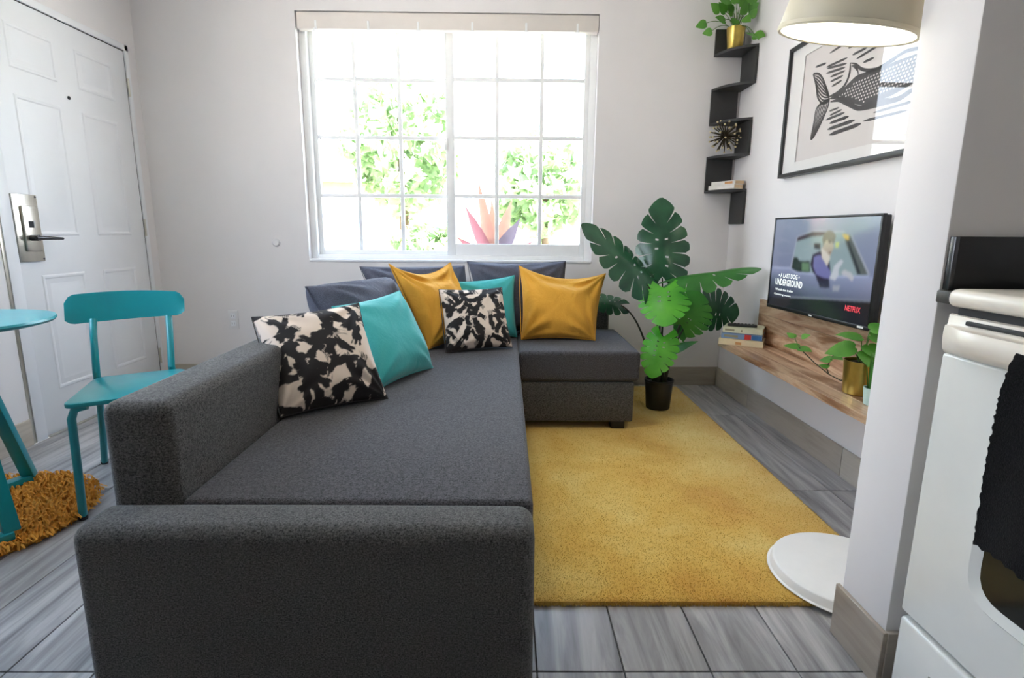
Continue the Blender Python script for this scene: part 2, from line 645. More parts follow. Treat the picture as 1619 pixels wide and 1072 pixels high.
fl = put('floor', box((XL, YN, -0.10), (XK + 0.02, YB, -0.006)), MAT['grout'])
tag(fl, 'floor of grey wood-look tiles in straight rows with dark joints', 'floor', kind='structure')
xs = [0.283 + 0.2057 * k for k in range(-13, 8)]
ys = [1.112 + 0.926 * k for k in range(-5, 4)]
xs = [XL] + [x for x in xs if XL + 0.03 < x < XK - 0.03] + [XK]
ys = [YN] + [y for y in ys if YN + 0.03 < y < YB - 0.03] + [YB]
plank_cache = {}
for i in range(len(xs) - 1):
    for j in range(len(ys) - 1):
        w, d = xs[i + 1] - xs[i], ys[j + 1] - ys[j]
        key = (round(w, 3), round(d, 3))
        if key not in plank_cache:
            me = box((-w / 2 + 0.0016, -d / 2 + 0.0016, -0.012), (w / 2 - 0.0016, d / 2 - 0.0016, 0.0), 0.0012, 1)
            me.materials.append(MAT['plank'])
            plank_cache[key] = me
        o = bpy.data.objects.new('tile', plank_cache[key])
        o.parent = fl
        o.location = ((xs[i] + xs[i + 1]) / 2, (ys[j] + ys[j + 1]) / 2, random.uniform(-0.0006, 0.0))
        COL.objects.link(o)

tag(put('ceiling', box((XL - 0.15, YN - 0.15, ZC), (XK + 0.2, YB + 0.2, ZC + 0.12)), MAT['ceiling']),
    'plain white ceiling above the room', 'ceiling', kind='structure')
WT = 0.17
tag(put('wall_back', boxes([((XL - 0.15, YB, -0.1), (WX0, YB + WT, ZC)), ((WX1, YB, -0.1), (XR + 0.2, YB + WT, ZC)),
                            ((WX0, YB, -0.1), (WX1, YB + WT, WZ0)), ((WX0, YB, WZ1), (WX1, YB + WT, ZC))]), MAT['wall']),
    'white wall with the window behind the sofa', 'wall', kind='structure')
tag(put('wall_left', boxes([((XL - 0.15, YN, -0.1), (XL, 0.85, ZC)), ((XL - 0.15, 2.25, -0.1), (XL, 2.49, ZC)), ((XL - 0.15, 0.85, -0.1), (XL, 2.25, 0.8)), ((XL - 0.15, 0.85, 2.25), (XL, 2.25, ZC)), ((XL - 0.15, 2.49, 2.075), (XL, 3.53, ZC)),
                            ((XL - 0.15, 3.53, -0.1), (XL, YB, ZC)), ((XL - 0.15, 2.49, -0.1), (XL - 0.10, 3.53, 2.075))]), MAT['wall']),
    'white wall holding the entrance door', 'wall', kind='structure')
tag(put('wall_right', box((XR, 1.235, -0.1), (XR + 0.2, YB, ZC)), MAT['wall']),
    'white wall carrying the television, wooden shelf and fish print', 'wall', kind='structure')
tag(put('wall_kitchen', box((XK, YN, -0.1), (XK + 0.15, 1.075, ZC)), MAT['wall']),
    'white kitchen wall behind the stove', 'wall', kind='structure')
tag(put('wall_near', box((XL - 0.15, YN - 0.15, -0.1), (XK + 0.15, YN, ZC)), MAT['wall']),
    'plain white wall at the kitchen end of the room', 'wall', kind='structure')
PX, PY0, PY1 = 0.858, 1.075, 1.235
tag(put('wall_partition', box((PX, PY0, -0.1), (XR + 0.2, PY1, ZC), 0.004, 2), MAT['wall']),
    'end of the white partition wall between stove and living area', 'wall', kind='structure')


def baseboard(name, label, axis, a, b, at, side, h=0.127, joint=0.926, thick=0.011):
    """A skirting of tile pieces with hairline joints; each piece is an object of its own."""
    root = thing(name, label, 'baseboard', (0, 0, 0), kind='structure')
    x = a
    while x < b - 0.01:
        e = min(x + joint, b)
        g = 0.0012
        if axis == 'x':
            lo, hi = (x + g, min(at, at + side * thick), 0.0), (e - g, max(at, at + side * thick), h)
        else:
            lo, hi = (min(at, at + side * thick), x + g, 0.0), (max(at, at + side * thick), e - g, h)
        put('tile', box(lo, hi, 0.0015, 1), MAT['base_tile'], root)
        x = e
    return root


baseboard('baseboard_back', 'grey beige tile skirting below the window wall', 'x', XL + 0.012, XR - 0.012, YB, -1)
baseboard('baseboard_right', 'grey beige tile skirting below the wooden shelf', 'y', PY1 + 0.012, YB, XR, -1)
baseboard('baseboard_left', 'grey tile skirting between the entrance door and the kitchen end', 'y', YN, 2.485, XL, 1)
bp = baseboard('baseboard_partition', 'grey tile skirting wrapped round the partition end', 'y', PY0 - 0.011, PY1 + 0.011, PX, -1, 0.14)
put('tile', box((PX, PY0 - 0.011, 0), (PX + 0.035, PY0, 0.14), 0.0015, 1), MAT['base_tile'], bp)
put('tile', box((PX, PY1, 0), (XR - 0.012, PY1 + 0.011, 0.127), 0.0015, 1), MAT['base_tile'], bp)

# ------------------------------------------------------------------ window
win = thing('window_1', 'white sliding window with two sashes of grid panes above the sofa', 'window', ((WX0 + WX1) / 2, YB + 0.09, WZ0), kind='structure')
FY0, FY1 = YB + 0.05, YB + 0.125
put('window_frame', boxes([((WX0, FY0, WZ0), (WX0 + 0.042, FY1, WZ1)), ((WX1 - 0.042, FY0, WZ0), (WX1, FY1, WZ1)),
                           ((WX0 + 0.0425, FY0 + 0.001, WZ0), (WX1 - 0.0425, FY1 - 0.001, WZ0 + 0.045)), ((WX0 + 0.0425, FY0 + 0.001, WZ1 - 0.04), (WX1 - 0.0425, FY1 - 0.001, WZ1))], 0.003), MAT['vinyl'], win)
put('window_sill', box((WX0 + 0.001, YB - 0.006, WZ0), (WX1 - 0.001, YB + 0.06, WZ0 + 0.018), 0.005), MAT['white_gloss'], win)
XM = -0.363
ROWS = [1.24, 1.60, 1.945]
for si, (x0, x1, y0, z0) in enumerate(((WX0 + 0.042, XM + 0.027, YB + 0.088, WZ0 + 0.045), (XM - 0.027, WX1 - 0.042, YB + 0.056, WZ0 + 0.045))):
    y1 = y0 + 0.03
    sx = 0.03
    rail = 0.028 if si == 0 else 0.075
    z1 = WZ1 - 0.04
    sash = put('sash', boxes([((x0, y0, z0), (x0 + (sx if si == 0 else 0.054), y1, z1)), ((x1 - (0.054 if si == 0 else sx), y0, z0), (x1, y1, z1)),
                              ((x0 + (sx if si == 0 else 0.054) + 0.0004, y0 + 0.001, z0), (x1 - (0.054 if si == 0 else sx) - 0.0004, y1 - 0.001, z0 + rail)),
                              ((x0 + (sx if si == 0 else 0.054) + 0.0004, y0 + 0.001, z1 - 0.03), (x1 - (0.054 if si == 0 else sx) - 0.0004, y1 - 0.001, z1))], 0.002), MAT['vinyl'], win)
    gx = [-1.24 + 0.0, -0.962, -0.684, -0.39] if si == 0 else [-0.336, -0.066, 0.215, 0.482]
    gz = [z0 + rail] + ROWS + [z1 - 0.03]
    for a in range(3):
        for b in range(4):
            put('pane', box((max(gx[a], x0 + 0.01), y0 + 0.013, gz[b]), (gx[a + 1], y0 + 0.017, gz[b + 1])), MAT['glass'], sash)
    for xx in gx[1:3]:
        put('muntin', box((xx - 0.012, y0 + 0.004, z0 + 0.02), (xx + 0.012, y0 + 0.026, z1 - 0.02), 0.003), MAT['vinyl'], sash)
    for zz in ROWS:
        put('muntin', box((x0 + 0.02, y0 + 0.005, zz - 0.012), (x1 - 0.02, y0 + 0.025, zz + 0.012), 0.003), MAT['vinyl'], sash)
put('sash_lock', box((XM - 0.035, YB + 0.045, 1.52), (XM - 0.018, YB + 0.057, 1.59), 0.003), MAT['vinyl'], win)

w2 = thing('window_2', 'white two pane side window in the wall beside the entrance door', 'window', (XL - 0.08, 1.55, 0.8), kind='structure')
put('window_frame', boxes([((XL - 0.12, 0.85, 0.8), (XL - 0.05, 0.895, 2.25)), ((XL - 0.12, 2.205, 0.8), (XL - 0.05, 2.25, 2.25)), ((XL - 0.12, 0.895, 0.8), (XL - 0.05, 2.205, 0.845)),
                           ((XL - 0.12, 0.895, 2.205), (XL - 0.05, 2.205, 2.25)), ((XL - 0.11, 1.525, 0.845), (XL - 0.06, 1.575, 2.205))], 0.003), MAT['vinyl'], w2)
for y0, y1 in ((0.895, 1.525), (1.575, 2.205)):
    put('pane', box((XL - 0.088, y0, 0.845), (XL - 0.084, y1, 2.205)), MAT['glass'], w2)

for i, (lx, ly) in enumerate(((-0.35, 2.15),)):  # out of view, added to lift the brightness of the room
    t = thing('ceiling_fill_light', 'unseen flush round light added on the ceiling to brighten the room', 'ceiling light', (lx, ly, ZC))
    put('fixture', lathe([(0, ZC - 0.001), (0.20, ZC - 0.001), (0.205, ZC - 0.03), (0.195, ZC - 0.035), (0, ZC - 0.034)], (lx, ly, 0), 48), MAT['lamp_white'], t)
    put('diffuser', lathe([(0.19, ZC - 0.0355), (0.185, ZC - 0.06), (0.15, ZC - 0.085), (0.08, ZC - 0.098), (0, ZC - 0.10)], (lx, ly, 0), 48), MAT['ceiling_fill_glow'], t)

bl = thing('window_blind', 'raised off white blind packed under the head of the window', 'blind', (XM, YB + 0.02, 2.25))
put('valance', box((WX0 + 0.012, YB - 0.004, 2.205), (WX1 - 0.004, YB + 0.008, 2.297), 0.003), MAT['blind'], bl)
put('head_rail', box((WX0 + 0.014, YB + 0.009, 2.255), (WX1 - 0.006, YB + 0.048, 2.298), 0.003), MAT['blind'], bl)
for k in range(8):
    put('slat', box((WX0 + 0.016, YB + 0.010, 2.205 + k * 0.006), (WX1 - 0.008, YB + 0.046, 2.2085 + k * 0.006)), MAT['blind'], bl)
for xx in (-1.155, -0.84, -0.54, -0.215, 0.11, 0.42):
    put('cord_clip', boxes([((xx - 0.006, YB - 0.0075, 2.20), (xx + 0.006, YB - 0.004, 2.25)), ((xx - 0.012, YB - 0.006, 2.198), (xx + 0.012, YB + 0.01, 2.204))], 0.001), MAT['vinyl'], bl)
put('tilt_wand', tube([(-1.165, YB - 0.006, 2.21), (-1.166, YB - 0.004, 2.0), (-1.166, YB + 0.002, 1.55)], 0.0035, 8), MAT['vinyl'], bl)

# ------------------------------------------------------------------ entrance door
DY0, DY1, DZ = 2.575, 3.492, 2.035
door = thing('door_1', 'white six panel entrance door with steel card lock', 'door', (XL, DY0, 0), kind='structure')
put('door_leaf', box((XL - 0.045, DY0, 0.006), (XL - 0.004, DY1, DZ), 0.002), MAT['white_gloss'], door)


def door_panel(y0, y1, z0, z1):
    bm = bmesh.new()
    x = XL - 0.004
    def ring(d, h):
        return [bm.verts.new((x + h, y, z)) for y, z in ((y0 + d, z0 + d), (y1 - d, z0 + d), (y1 - d, z1 - d), (y0 + d, z1 - d))]
    rs = [ring(0, -0.001), ring(0.007, 0.0035), ring(0.016, 0.0035), ring(0.026, -0.002), ring(0.036, -0.002), ring(0.060, 0.003)]
    for a, b in zip(rs, rs[1:]):
        for k in range(4):
            bm.faces.new((a[k], a[(k + 1) % 4], b[(k + 1) % 4], b[k]))
    bm.faces.new(rs[-1])
    return bm_mesh(bm, angle=20)


for y0, y1 in ((2.685, 2.965), (3.095, 3.375)):
    for z0, z1 in ((0.215, 0.790), (0.975, 1.62), (1.73, 1.93)):
        put('door_panel', door_panel(y0, y1, z0, z1), MAT['white_gloss'], door)
put('weather_seal', boxes([((XL - 0.03, DY0 - 0.004, 0.0), (XL - 0.005, DY0, DZ + 0.004)), ((XL - 0.03, DY1, 0.0), (XL - 0.005, DY1 + 0.004, DZ + 0.004)),
                           ((XL - 0.03, DY0, DZ), (XL - 0.005, DY1, DZ + 0.005))]), MAT['door_dark'], door)
put('casing', boxes([((XL - 0.10, 2.508, 0), (XL + 0.006, DY0 - 0.004, 2.075)), ((XL - 0.10, DY1 + 0.004, 0), (XL + 0.004, 3.528, 2.075)),
                     ((XL - 0.10, 2.508, DZ + 0.005), (XL + 0.004, 3.528, 2.075))], 0.003), MAT['white_gloss'], door)
put('casing_edge', box((XL - 0.06, 2.490, 0), (XL + 0.003, 2.507, 2.075), 0.001), MAT['steel'], door)
put('threshold', box((XL - 0.10, DY0, 0.0), (XL + 0.012, DY1, 0.008), 0.002), MAT['steel'], door)
put('peephole', lathe([(0, 0), (0.009, 0), (0.009, 0.004), (0.006, 0.005), (0, 0.004)], (XL - 0.004, 3.021, 1.672), 16, Matrix.Rotation(PI / 2, 4, 'Y')), MAT['door_dark'], door)
for hz in (1.836, 1.022, 0.207):
    hg = put('hinge', tube([(XL + 0.004, DY1 + 0.004, hz - 0.05), (XL + 0.004, DY1 + 0.004, hz + 0.05)], 0.006, 10), MAT['steel'], door)
lock = put('lock_plate', box((XL - 0.005, 2.578, 0.857), (XL + 0.006, 2.716, 1.168), 0.003), MAT['steel'], door)
put('lock_cover', box((XL + 0.006, 2.612, 0.905), (XL + 0.017, 2.700, 1.115), 0.004), MAT['steel'], lock)
put('lock_slot', boxes([((XL + 0.0172, 2.637, 1.015), (XL + 0.0185, 2.662, 1.045))]), MAT['door_dark'], lock)
put('lock_window', boxes([((XL + 0.0172, 2.664, 1.015), (XL + 0.019, 2.670, 1.045))]), MAT['badge'], lock)
bm = bmesh.new()
add_tube(bm, [(XL + 0.016, 2.640, 0.968), (XL + 0.055, 2.640, 0.968)], 0.014, 14)
add_tube(bm, [(XL + 0.050, 2.625, 0.968), (XL + 0.058, 2.66, 0.968), (XL + 0.058, 2.72, 0.966), (XL + 0.054, 2.775, 0.964)], [0.011, 0.012, 0.010, 0.008], 14, flat=(0.8, 1.1))
put('lever_handle', bm_mesh(bm), MAT['dark_steel'], lock)
for sy, sz in ((2.707, 1.158), (2.707, 0.868)):
    put('screw', lathe([(0, 0.002), (0.004, 0.002), (0.005, 0), (0, 0)], (XL + 0.006, sy, sz), 12, Matrix.Rotation(PI / 2, 4, 'Y')), MAT['dark_steel'], lock)

# wall fittings
t = thing('wall_outlet', 'white double socket plate low on the wall left of the sofa', 'outlet', (-1.805, YB, 0.43))
put('plate', box((-1.838, YB - 0.006, 0.367), (-1.772, YB, 0.492), 0.002), MAT['plate'], t)
for z in (0.405, 0.455):
    sk = put('socket', box((-1.822, YB - 0.009, z - 0.018), (-1.788, YB - 0.005, z + 0.018), 0.003), MAT['white_gloss'], t)
    put('slot', boxes([((-1.813, YB - 0.0095, z - 0.006), (-1.811, YB - 0.0085, z + 0.008)), ((-1.799, YB - 0.0095, z - 0.006), (-1.797, YB - 0.0085, z + 0.008))]), MAT['black_plastic'], sk)
t = thing('wall_sensor', 'small round white sensor on the wall between the door corner and the window', 'sensor', (-1.487, YB, 0.935))
put('cap', lathe([(0, 0.012), (0.018, 0.012), (0.024, 0.007), (0.026, 0)], (-1.487, YB, 0.935), 24, Matrix.Rotation(PI / 2, 4, 'X')), MAT['plate'], t)

# ------------------------------------------------------------------ ochre rug
rug = thing('area_rug', 'large ochre yellow short pile rug between the sofa and the television wall', 'rug', (0.4, 1.345, 0))
RX0, RX1, RY0, RY1, RH = -0.45, 1.135, 1.345, 3.52, 0.012


def rug_mesh():
    bm = bmesh.new()
    add_box(bm, (RX0, RY0, 0.0), (RX1, RY1, RH))
    bmesh.ops.bevel(bm, geom=list(bm.edges), offset=0.004, segments=2, profile=0.5, affect='EDGES')
    return bm_mesh(bm)


put('backing', rug_mesh(), MAT['rug'], rug)


def blades(x, y, z, h, w, lean, seg=1):
    """Many single-triangle yarn ends in one mesh."""
    n = len(x)
    ang = RNG.uniform(0, 2 * PI, n)
    la = RNG.uniform(0, 2 * PI, n)
    ln = RNG.uniform(0.2, 1, n) * lean
    v = np.empty((n, 3, 3))
    dx, dy = np.cos(ang) * w / 2, np.sin(ang) * w / 2
    v[:, 0] = np.c_[x - dx, y - dy, z]
    v[:, 1] = np.c_[x + dx, y + dy, z]
    v[:, 2] = np.c_[x + np.cos(la) * ln, y + np.sin(la) * ln, z + h]
    me = bpy.data.meshes.new('pile')
    me.vertices.add(n * 3)
    me.vertices.foreach_set('co', v.reshape(-1))
    me.loops.add(n * 3)
    me.loops.foreach_set('vertex_index', np.arange(n * 3, dtype=np.int32))
    me.polygons.add(n)
    me.polygons.foreach_set('loop_start', np.arange(0, n * 3, 3, dtype=np.int32))
    me.update(calc_edges=True)
    return me


N = 90000
px_ = RNG.uniform(0.0, RX1 - 0.004, N)
py_ = RY0 + 0.003 + (RNG.uniform(0, 1, N) ** 1.5) * (RY1 - RY0 - 0.01)
E1 = 9000
px_ = np.r_[px_, RNG.uniform(0.0, RX1, E1), RX1 + RNG.normal(0, 0.002, 6000)]
py_ = np.r_[py_, RY0 + RNG.normal(0.0, 0.0025, E1), RNG.uniform(RY0, RY1, 6000)]
pz_ = np.r_[np.full(N, RH - 0.003), np.full(E1 + 6000, 0.001)]
ph_ = np.r_[RNG.uniform(0.004, 0.008, N), RNG.uniform(0.007, 0.014, E1 + 6000)]
pile = put('pile', blades(px_, py_, pz_, ph_, np.full(len(px_), 0.0035), 0.005), MAT['rug'], rug)
tag(pile, kind='stuff')

# round shag mat under the bistro table
SHX, SHY, SHR = -1.865, 1.768, 0.365
shag = thing('shag_mat', 'round ochre shaggy mat under the teal table', 'rug', (SHX, SHY, 0))
put('backing', lathe([(0, 0), (SHR - 0.02, 0), (SHR - 0.015, 0.006), (0, 0.008)], (SHX, SHY, 0), 48), MAT['shag'], shag)
bm = bmesh.new()
for k in range(4200):
    a = random.uniform(0, 2 * PI)
    r = SHR * math.sqrt(random.random())
    x, y = SHX + r * math.cos(a), SHY + r * math.sin(a)
    if y < 1.36 or x < -2.23:
        pass
    la = random.uniform(0, 2 * PI)
    L = random.uniform(0.012, 0.03)
    hz = random.uniform(0.016, 0.034)
    w = random.uniform(0.003, 0.0055)
    d = Vector((math.cos(la), math.sin(la), 0))
    s = Vector((-d.y, d.x, 0))
    p0 = Vector((x, y, 0.004))
    p1 = p0 + d * L * 0.35 + Vector((0, 0, hz))
    p2 = p0 + d * L * 1.1 + Vector((0, 0, hz * 0.55))
    q = []
    for p, ww in ((p0, w), (p1, w), (p2, w * 0.7)):
        q.append((bm.verts.new(p - s * ww), bm.verts.new(p + Vector((0, 0, ww * 0.8))), bm.verts.new(p + s * ww)))
    for A, B in zip(q, q[1:]):
        bm.faces.new((A[0], A[1], B[1], B[0]))
        bm.faces.new((A[1], A[2], B[2], B[1]))
tag(put('shag_pile', bm_mesh(bm), MAT['shag'], shag), kind='stuff')

# ------------------------------------------------------------------ sofa
sofa = thing('corner_sofa', 'charcoal grey corner sofa with low backs and an open chaise end', 'sofa', (-0.4, 2.2, 0))
put('armrest', soft_box((-0.876, 1.000, 0.025), (0.062, 1.128, 0.424), 0.032, 6, 0.004), MAT['sofa'], sofa)
put('backrest', soft_box((-0.880, 1.132, 0.04), (-0.728, 3.50, 0.645), 0.030, 6, 0.0), MAT['sofa'], sofa)
put('backrest', soft_box((-0.724, 3.375, 0.04), (0.645, 3.50, 0.585), 0.022, 4, 0.0), MAT['sofa'], sofa)
put('seat_cushion', soft_box((-0.724, 1.133, 0.265), (0.064, 3.37, 0.420), 0.016, 4, 0.003), MAT['sofa_seat'], sofa)
put('seat_base', soft_box((-0.72, 1.134, 0.05), (0.052, 3.37, 0.262), 0.01, 3), MAT['sofa'], sofa)
put('chaise_cushion', soft_box((0.067, 2.690, 0.268), (0.684, 3.37, 0.424), 0.02, 4, 0.003), MAT['sofa_seat'], sofa)
put('chaise_base', soft_box((0.060, 2.698, 0.050), (0.660, 3.37, 0.264), 0.012, 3), MAT['sofa'], sofa)
for fx, fy in ((0.585, 2.74), (0.585, 3.30), (0.02, 2.80), (-0.80, 3.40), (-0.80, 1.08), (0.0, 1.08)):
    z0 = RH if (fx > RX0 and RY0 < fy < RY1) else 0.0
    put('foot', prism([(fx - 0.035, fy - 0.035), (fx + 0.035, fy - 0.035), (fx + 0.035, fy + 0.035), (fx - 0.035, fy + 0.035)], 'z', z0, 0.056, 0.003), MAT['black_plastic'], sofa)


# ------------------------------------------------------------------ cushions
def pillow(name, label, cat, BL, BR, TR, TL, thick, mat, group=None, n=40, seed=1, pull=0.034, wrinkle=0.006, slump=0.0, color=None, seam=True, power=2.9):
    """A stuffed square between four corner points; edges draw in between the corners, creases run from the ears."""
    BL, BR, TR, TL = map(Vector, (BL, BR, TR, TL))
    nrm = ((BR - BL).cross(TL - BL) + (TR - TL).cross(TR - BR)).normalized()
    if nrm.y > 0:
        nrm = -nrm
    rs = np.random.default_rng(seed)
    ph = rs.uniform(0, 2 * PI, (6, 3))
    U, V = np.meshgrid(np.linspace(0, 1, n + 1), np.linspace(0, 1, n + 1))
    # slightly tighter grid near the rim
    U = U - 0.045 * np.sin(4 * PI * U) * 0.5
    V = V - 0.045 * np.sin(4 * PI * V) * 0.5
    eu, ev = 4 * U * (1 - U), 4 * V * (1 - V)
    Uc = U + pull * ev * (0.5 - U) * 2 * (np.abs(2 * U - 1) ** 1.5)
    Vc = V + pull * eu * (0.5 - V) * 2 * (np.abs(2 * V - 1) ** 1.5)
    bl, br, tr, tl = (np.array(p) for p in (BL, BR, TR, TL))
    def bil(U_, V_):
        U_, V_ = U_[..., None], V_[..., None]
        return bl * (1 - U_) * (1 - V_) + br * U_ * (1 - V_) + tr * U_ * V_ + tl * (1 - U_) * V_
    P = bil(Uc, Vc)
    infl = ((1 - np.abs(2 * U - 1) ** power).clip(0) * (1 - np.abs(2 * V - 1) ** power).clip(0)) ** 0.55
    infl = infl * (1 + 0.25 * (0.5 - V))            # filling settles low
    wr = np.zeros_like(U)
    for cu, cv in ((0, 0), (1, 0), (1, 1), (0, 1)):
        d = np.hypot(U - cu, V - cv)
        th = np.arctan2(V - cv, U - cu)
        k = rs.uniform(9, 14)
        wr += np.sin(th * k + rs.uniform(0, 6)) * np.exp(-((d - 0.28) / 0.2) ** 2)
    for i in range(3):
        wr += 0.35 * np.sin((U * ph[i, 0] + V * ph[i, 1]) * 2.2 + ph[i, 2])
    fold = np.exp(-((V - 0.80 - 0.08 * (2 * U - 1) ** 2) / 0.10) ** 2) * eu * slump
    nr = np.array(nrm)
    zf = thick * 0.5 * infl + wrinkle * wr * np.minimum(1, infl * 1.6) - fold
    zb = -(thick * 0.5 * infl)
    dn = np.zeros(3); dn[2] = -1
    sag = (np.exp(-((V - 1) / 0.25) ** 2) * eu * slump * 1.6)[..., None] * dn
    F = P + nr * zf[..., None] + sag
    B = P + nr * zb[..., None] + sag
    m = n + 1
    verts = np.concatenate([F.reshape(-1, 3), B.reshape(-1, 3)])
    idx = np.arange(m * m).reshape(m, m)
    q = np.stack([idx[:-1, :-1], idx[:-1, 1:], idx[1:, 1:], idx[1:, :-1]], -1).reshape(-1, 4)
    qb = (q + m * m)[:, ::-1]
    rim = []
    border = list(idx[0, :]) + list(idx[1:, -1]) + list(idx[-1, -2::-1]) + list(idx[-2:0, 0])
    for a, b in zip(border, border[1:] + border[:1]):
        rim.append((a, a + m * m, b + m * m, b))
    me = bpy.data.meshes.new(name)
    me.from_pydata(verts.tolist(), [], q.tolist() + qb.tolist())
    bm = bmesh.new()
    bm.from_mesh(me)
    bmesh.ops.remove_doubles(bm, verts=bm.verts, dist=1e-5)
    bmesh.ops.recalc_face_normals(bm, faces=bm.faces)
    bm.to_mesh(me)
    bm.free()
    smooth(me, 75)
    if color is not None:
        co = np.array([v.co[:] for v in me.vertices])
        # nearest grid parameter by construction order is lost after welding: recompute from position
        A = np.stack([br - bl, tl - bl], 1)
        sol = np.linalg.lstsq(A, (co - bl).T, rcond=None)[0].T
        h, w = color.shape[:2]
        iu = (sol[:, 0].clip(0, 0.999) * w).astype(int)
        iv = (sol[:, 1].clip(0, 0.999) * h).astype(int)
        c = color[iv, iu]
        at = me.color_attributes.new('print', 'FLOAT_COLOR', 'POINT')
        at.data.foreach_set('color', np.c_[c, np.ones(len(c))].astype(np.float32).reshape(-1))
    if seam:
        c = (bl + br + tr + tl) / 4
        o = thing(name, label, cat, tuple(c), group)
        put('cover', me, mat, o)
        bpts = [verts[i] for i in border][::1]
        bmz = bmesh.new()
        add_tube(bmz, [tuple(p) for p in bpts] + [tuple(bpts[0])], 0.0028, 5, cap=False)
        sm = bm_mesh(bmz)
        if color is not None:
            at = sm.color_attributes.new('print', 'FLOAT_COLOR', 'POINT')
            at.data.foreach_set('color', np.tile(np.array([0.05, 0.045, 0.045, 1], np.float32), len(sm.vertices)))
        put('seam', sm, mat, o)
        return o
    o = put(name, me, mat)
    return tag(o, label, cat, group)


def brush_print(seed, n=190, k=70, scale=1.0):
    """Loose black brush marks on cream cloth."""
    rs = np.random.default_rng(seed)
    Y, X = np.mgrid[0:n, 0:n] / n
    ink = np.zeros((n, n))
    for i in range(k):
        cx, cy = rs.uniform(-0.05, 1.05, 2)
        a = rs.choice([0.0, PI / 2, PI / 4, -PI / 4, 0.9, 2.2]) + rs.normal(0, 0.3)
        L = rs.uniform(0.05, 0.15) * scale
        w = rs.uniform(0.022, 0.045) * scale
        u = (X - cx) * math.cos(a) + (Y - cy) * math.sin(a)
        v = -(X - cx) * math.sin(a) + (Y - cy) * math.cos(a)
        v = v + rs.uniform(-2.5, 2.5) * u * u
        edge = 0.18 * np.sin(u * 70 / scale + rs.uniform(0, 6)) + 0.15 * np.sin(v * 160 / scale + u * 25)
        d = np.maximum(np.abs(u) / L, np.abs(v) / w) + edge * 0.7
        streak = 0.5 + 0.5 * np.sin(v * 420 / scale + rs.uniform(0, 6))
        dry = (u / L > rs.uniform(0.3, 1.2)) * streak
        ink = np.maximum(ink, np.clip((1.0 - d) * 6, 0, 1) * (1 - 0.85 * dry))
    cream = np.array(S(222, 206, 192)[:3])
    black = np.array(S(34, 30, 30)[:3])
    return cream + (black - cream) * ink[..., None]


def heavy(n):
    return n


# back cushions of the sofa
pillow('back_cushion', 'slate grey back cushion slumped in the left end of the sofa', 'cushion',
       (-0.66, 2.28, 0.425), (-0.52, 2.92, 0.425), (-0.655, 3.0, 0.765), (-0.865, 2.36, 0.775), 0.27, MAT['sofa_cushion'], 'sofa back cushions', seed=3, pull=0.02, wrinkle=0.008, power=4)
pillow('back_cushion', 'slate grey back cushion in the sofa corner behind the left mustard pillow', 'cushion',
       (-0.70, 3.12, 0.43), (-0.17, 3.17, 0.43), (-0.252, 3.29, 0.815), (-0.868, 3.265, 0.805), 0.20, MAT['sofa_cushion'], 'sofa back cushions', seed=4, pull=0.02, wrinkle=0.008, power=4)
pillow('back_cushion', 'slate grey back cushion under the middle of the window behind small turquoise pillow', 'cushion',
       (-0.155, 3.20, 0.43), (0.37, 3.20, 0.43), (0.354, 3.30, 0.845), (-0.235, 3.30, 0.838), 0.19, MAT['sofa_cushion'], 'sofa back cushions', seed=5, pull=0.03, wrinkle=0.008, power=4)

print_big = brush_print(21, 220, 86, 1.1)
print_small = brush_print(33, 200, 96, 1.05)
pillow('throw_pillow', 'large black and cream brush print pillow nearest the low grey armrest', 'pillow',
       (-0.712, 1.66, 0.432), (-0.423, 1.888, 0.425), (-0.550, 2.03, 0.748), (-0.862, 1.84, 0.722), 0.15, MAT['print'], seed=11, n=190, pull=0.03, color=print_big, wrinkle=0.005)
pillow('throw_pillow', 'large plain turquoise pillow beside the bigger brush print pillow', 'pillow',
       (-0.49, 1.97, 0.425), (-0.322, 2.343, 0.425), (-0.483, 2.48, 0.748), (-0.678, 2.12, 0.722), 0.16, MAT['teal_fabric'], seed=12, n=60, wrinkle=0.004)
pillow('throw_pillow', 'mustard yellow pillow standing between turquoise pillow and small brush print pillow', 'pillow',
       (-0.39, 2.70, 0.432), (-0.15, 2.99, 0.432), (-0.313, 3.08, 0.845), (-0.592, 2.78, 0.852), 0.17, MAT['yellow'], seed=13, n=70, slump=0.03, wrinkle=0.009)
pillow('throw_pillow', 'small turquoise pillow peeping out behind the smaller brush print pillow', 'pillow',
       (-0.27, 3.02, 0.43), (0.062, 3.06, 0.428), (0.045, 3.17, 0.768), (-0.288, 3.10, 0.735), 0.11, MAT['teal_fabric'], seed=14, wrinkle=0.003)
pillow('throw_pillow', 'smaller black and cream brush print pillow in the middle of the sofa', 'pillow',
       (-0.296, 2.63, 0.430), (0.034, 2.765, 0.430), (-0.024, 2.92, 0.722), (-0.345, 2.80, 0.722), 0.13, MAT['print'], seed=15, n=170, pull=0.03, color=print_small, wrinkle=0.004)
pillow('throw_pillow', 'mustard yellow pillow at the chaise end next to the monstera', 'pillow',
       (0.085, 2.98, 0.43), (0.492, 2.96, 0.43), (0.568, 3.14, 0.785), (0.071, 3.16, 0.825), 0.17, MAT['yellow'], seed=16, n=70, slump=0.025, wrinkle=0.009)

# ------------------------------------------------------------------ teal chair
ch = thing('bistro_chair', 'teal painted chair with curved backrest beside the sofa back', 'chair', (-1.4, 1.95, 0))
A = Vector((-1.440, 1.707, 0.45)); Bp = Vector((-1.585, 2.06, 0.45)); Cp = Vector((-1.335, 2.215, 0.45)); Dp = Vector((-1.085, 1.94, 0.45))


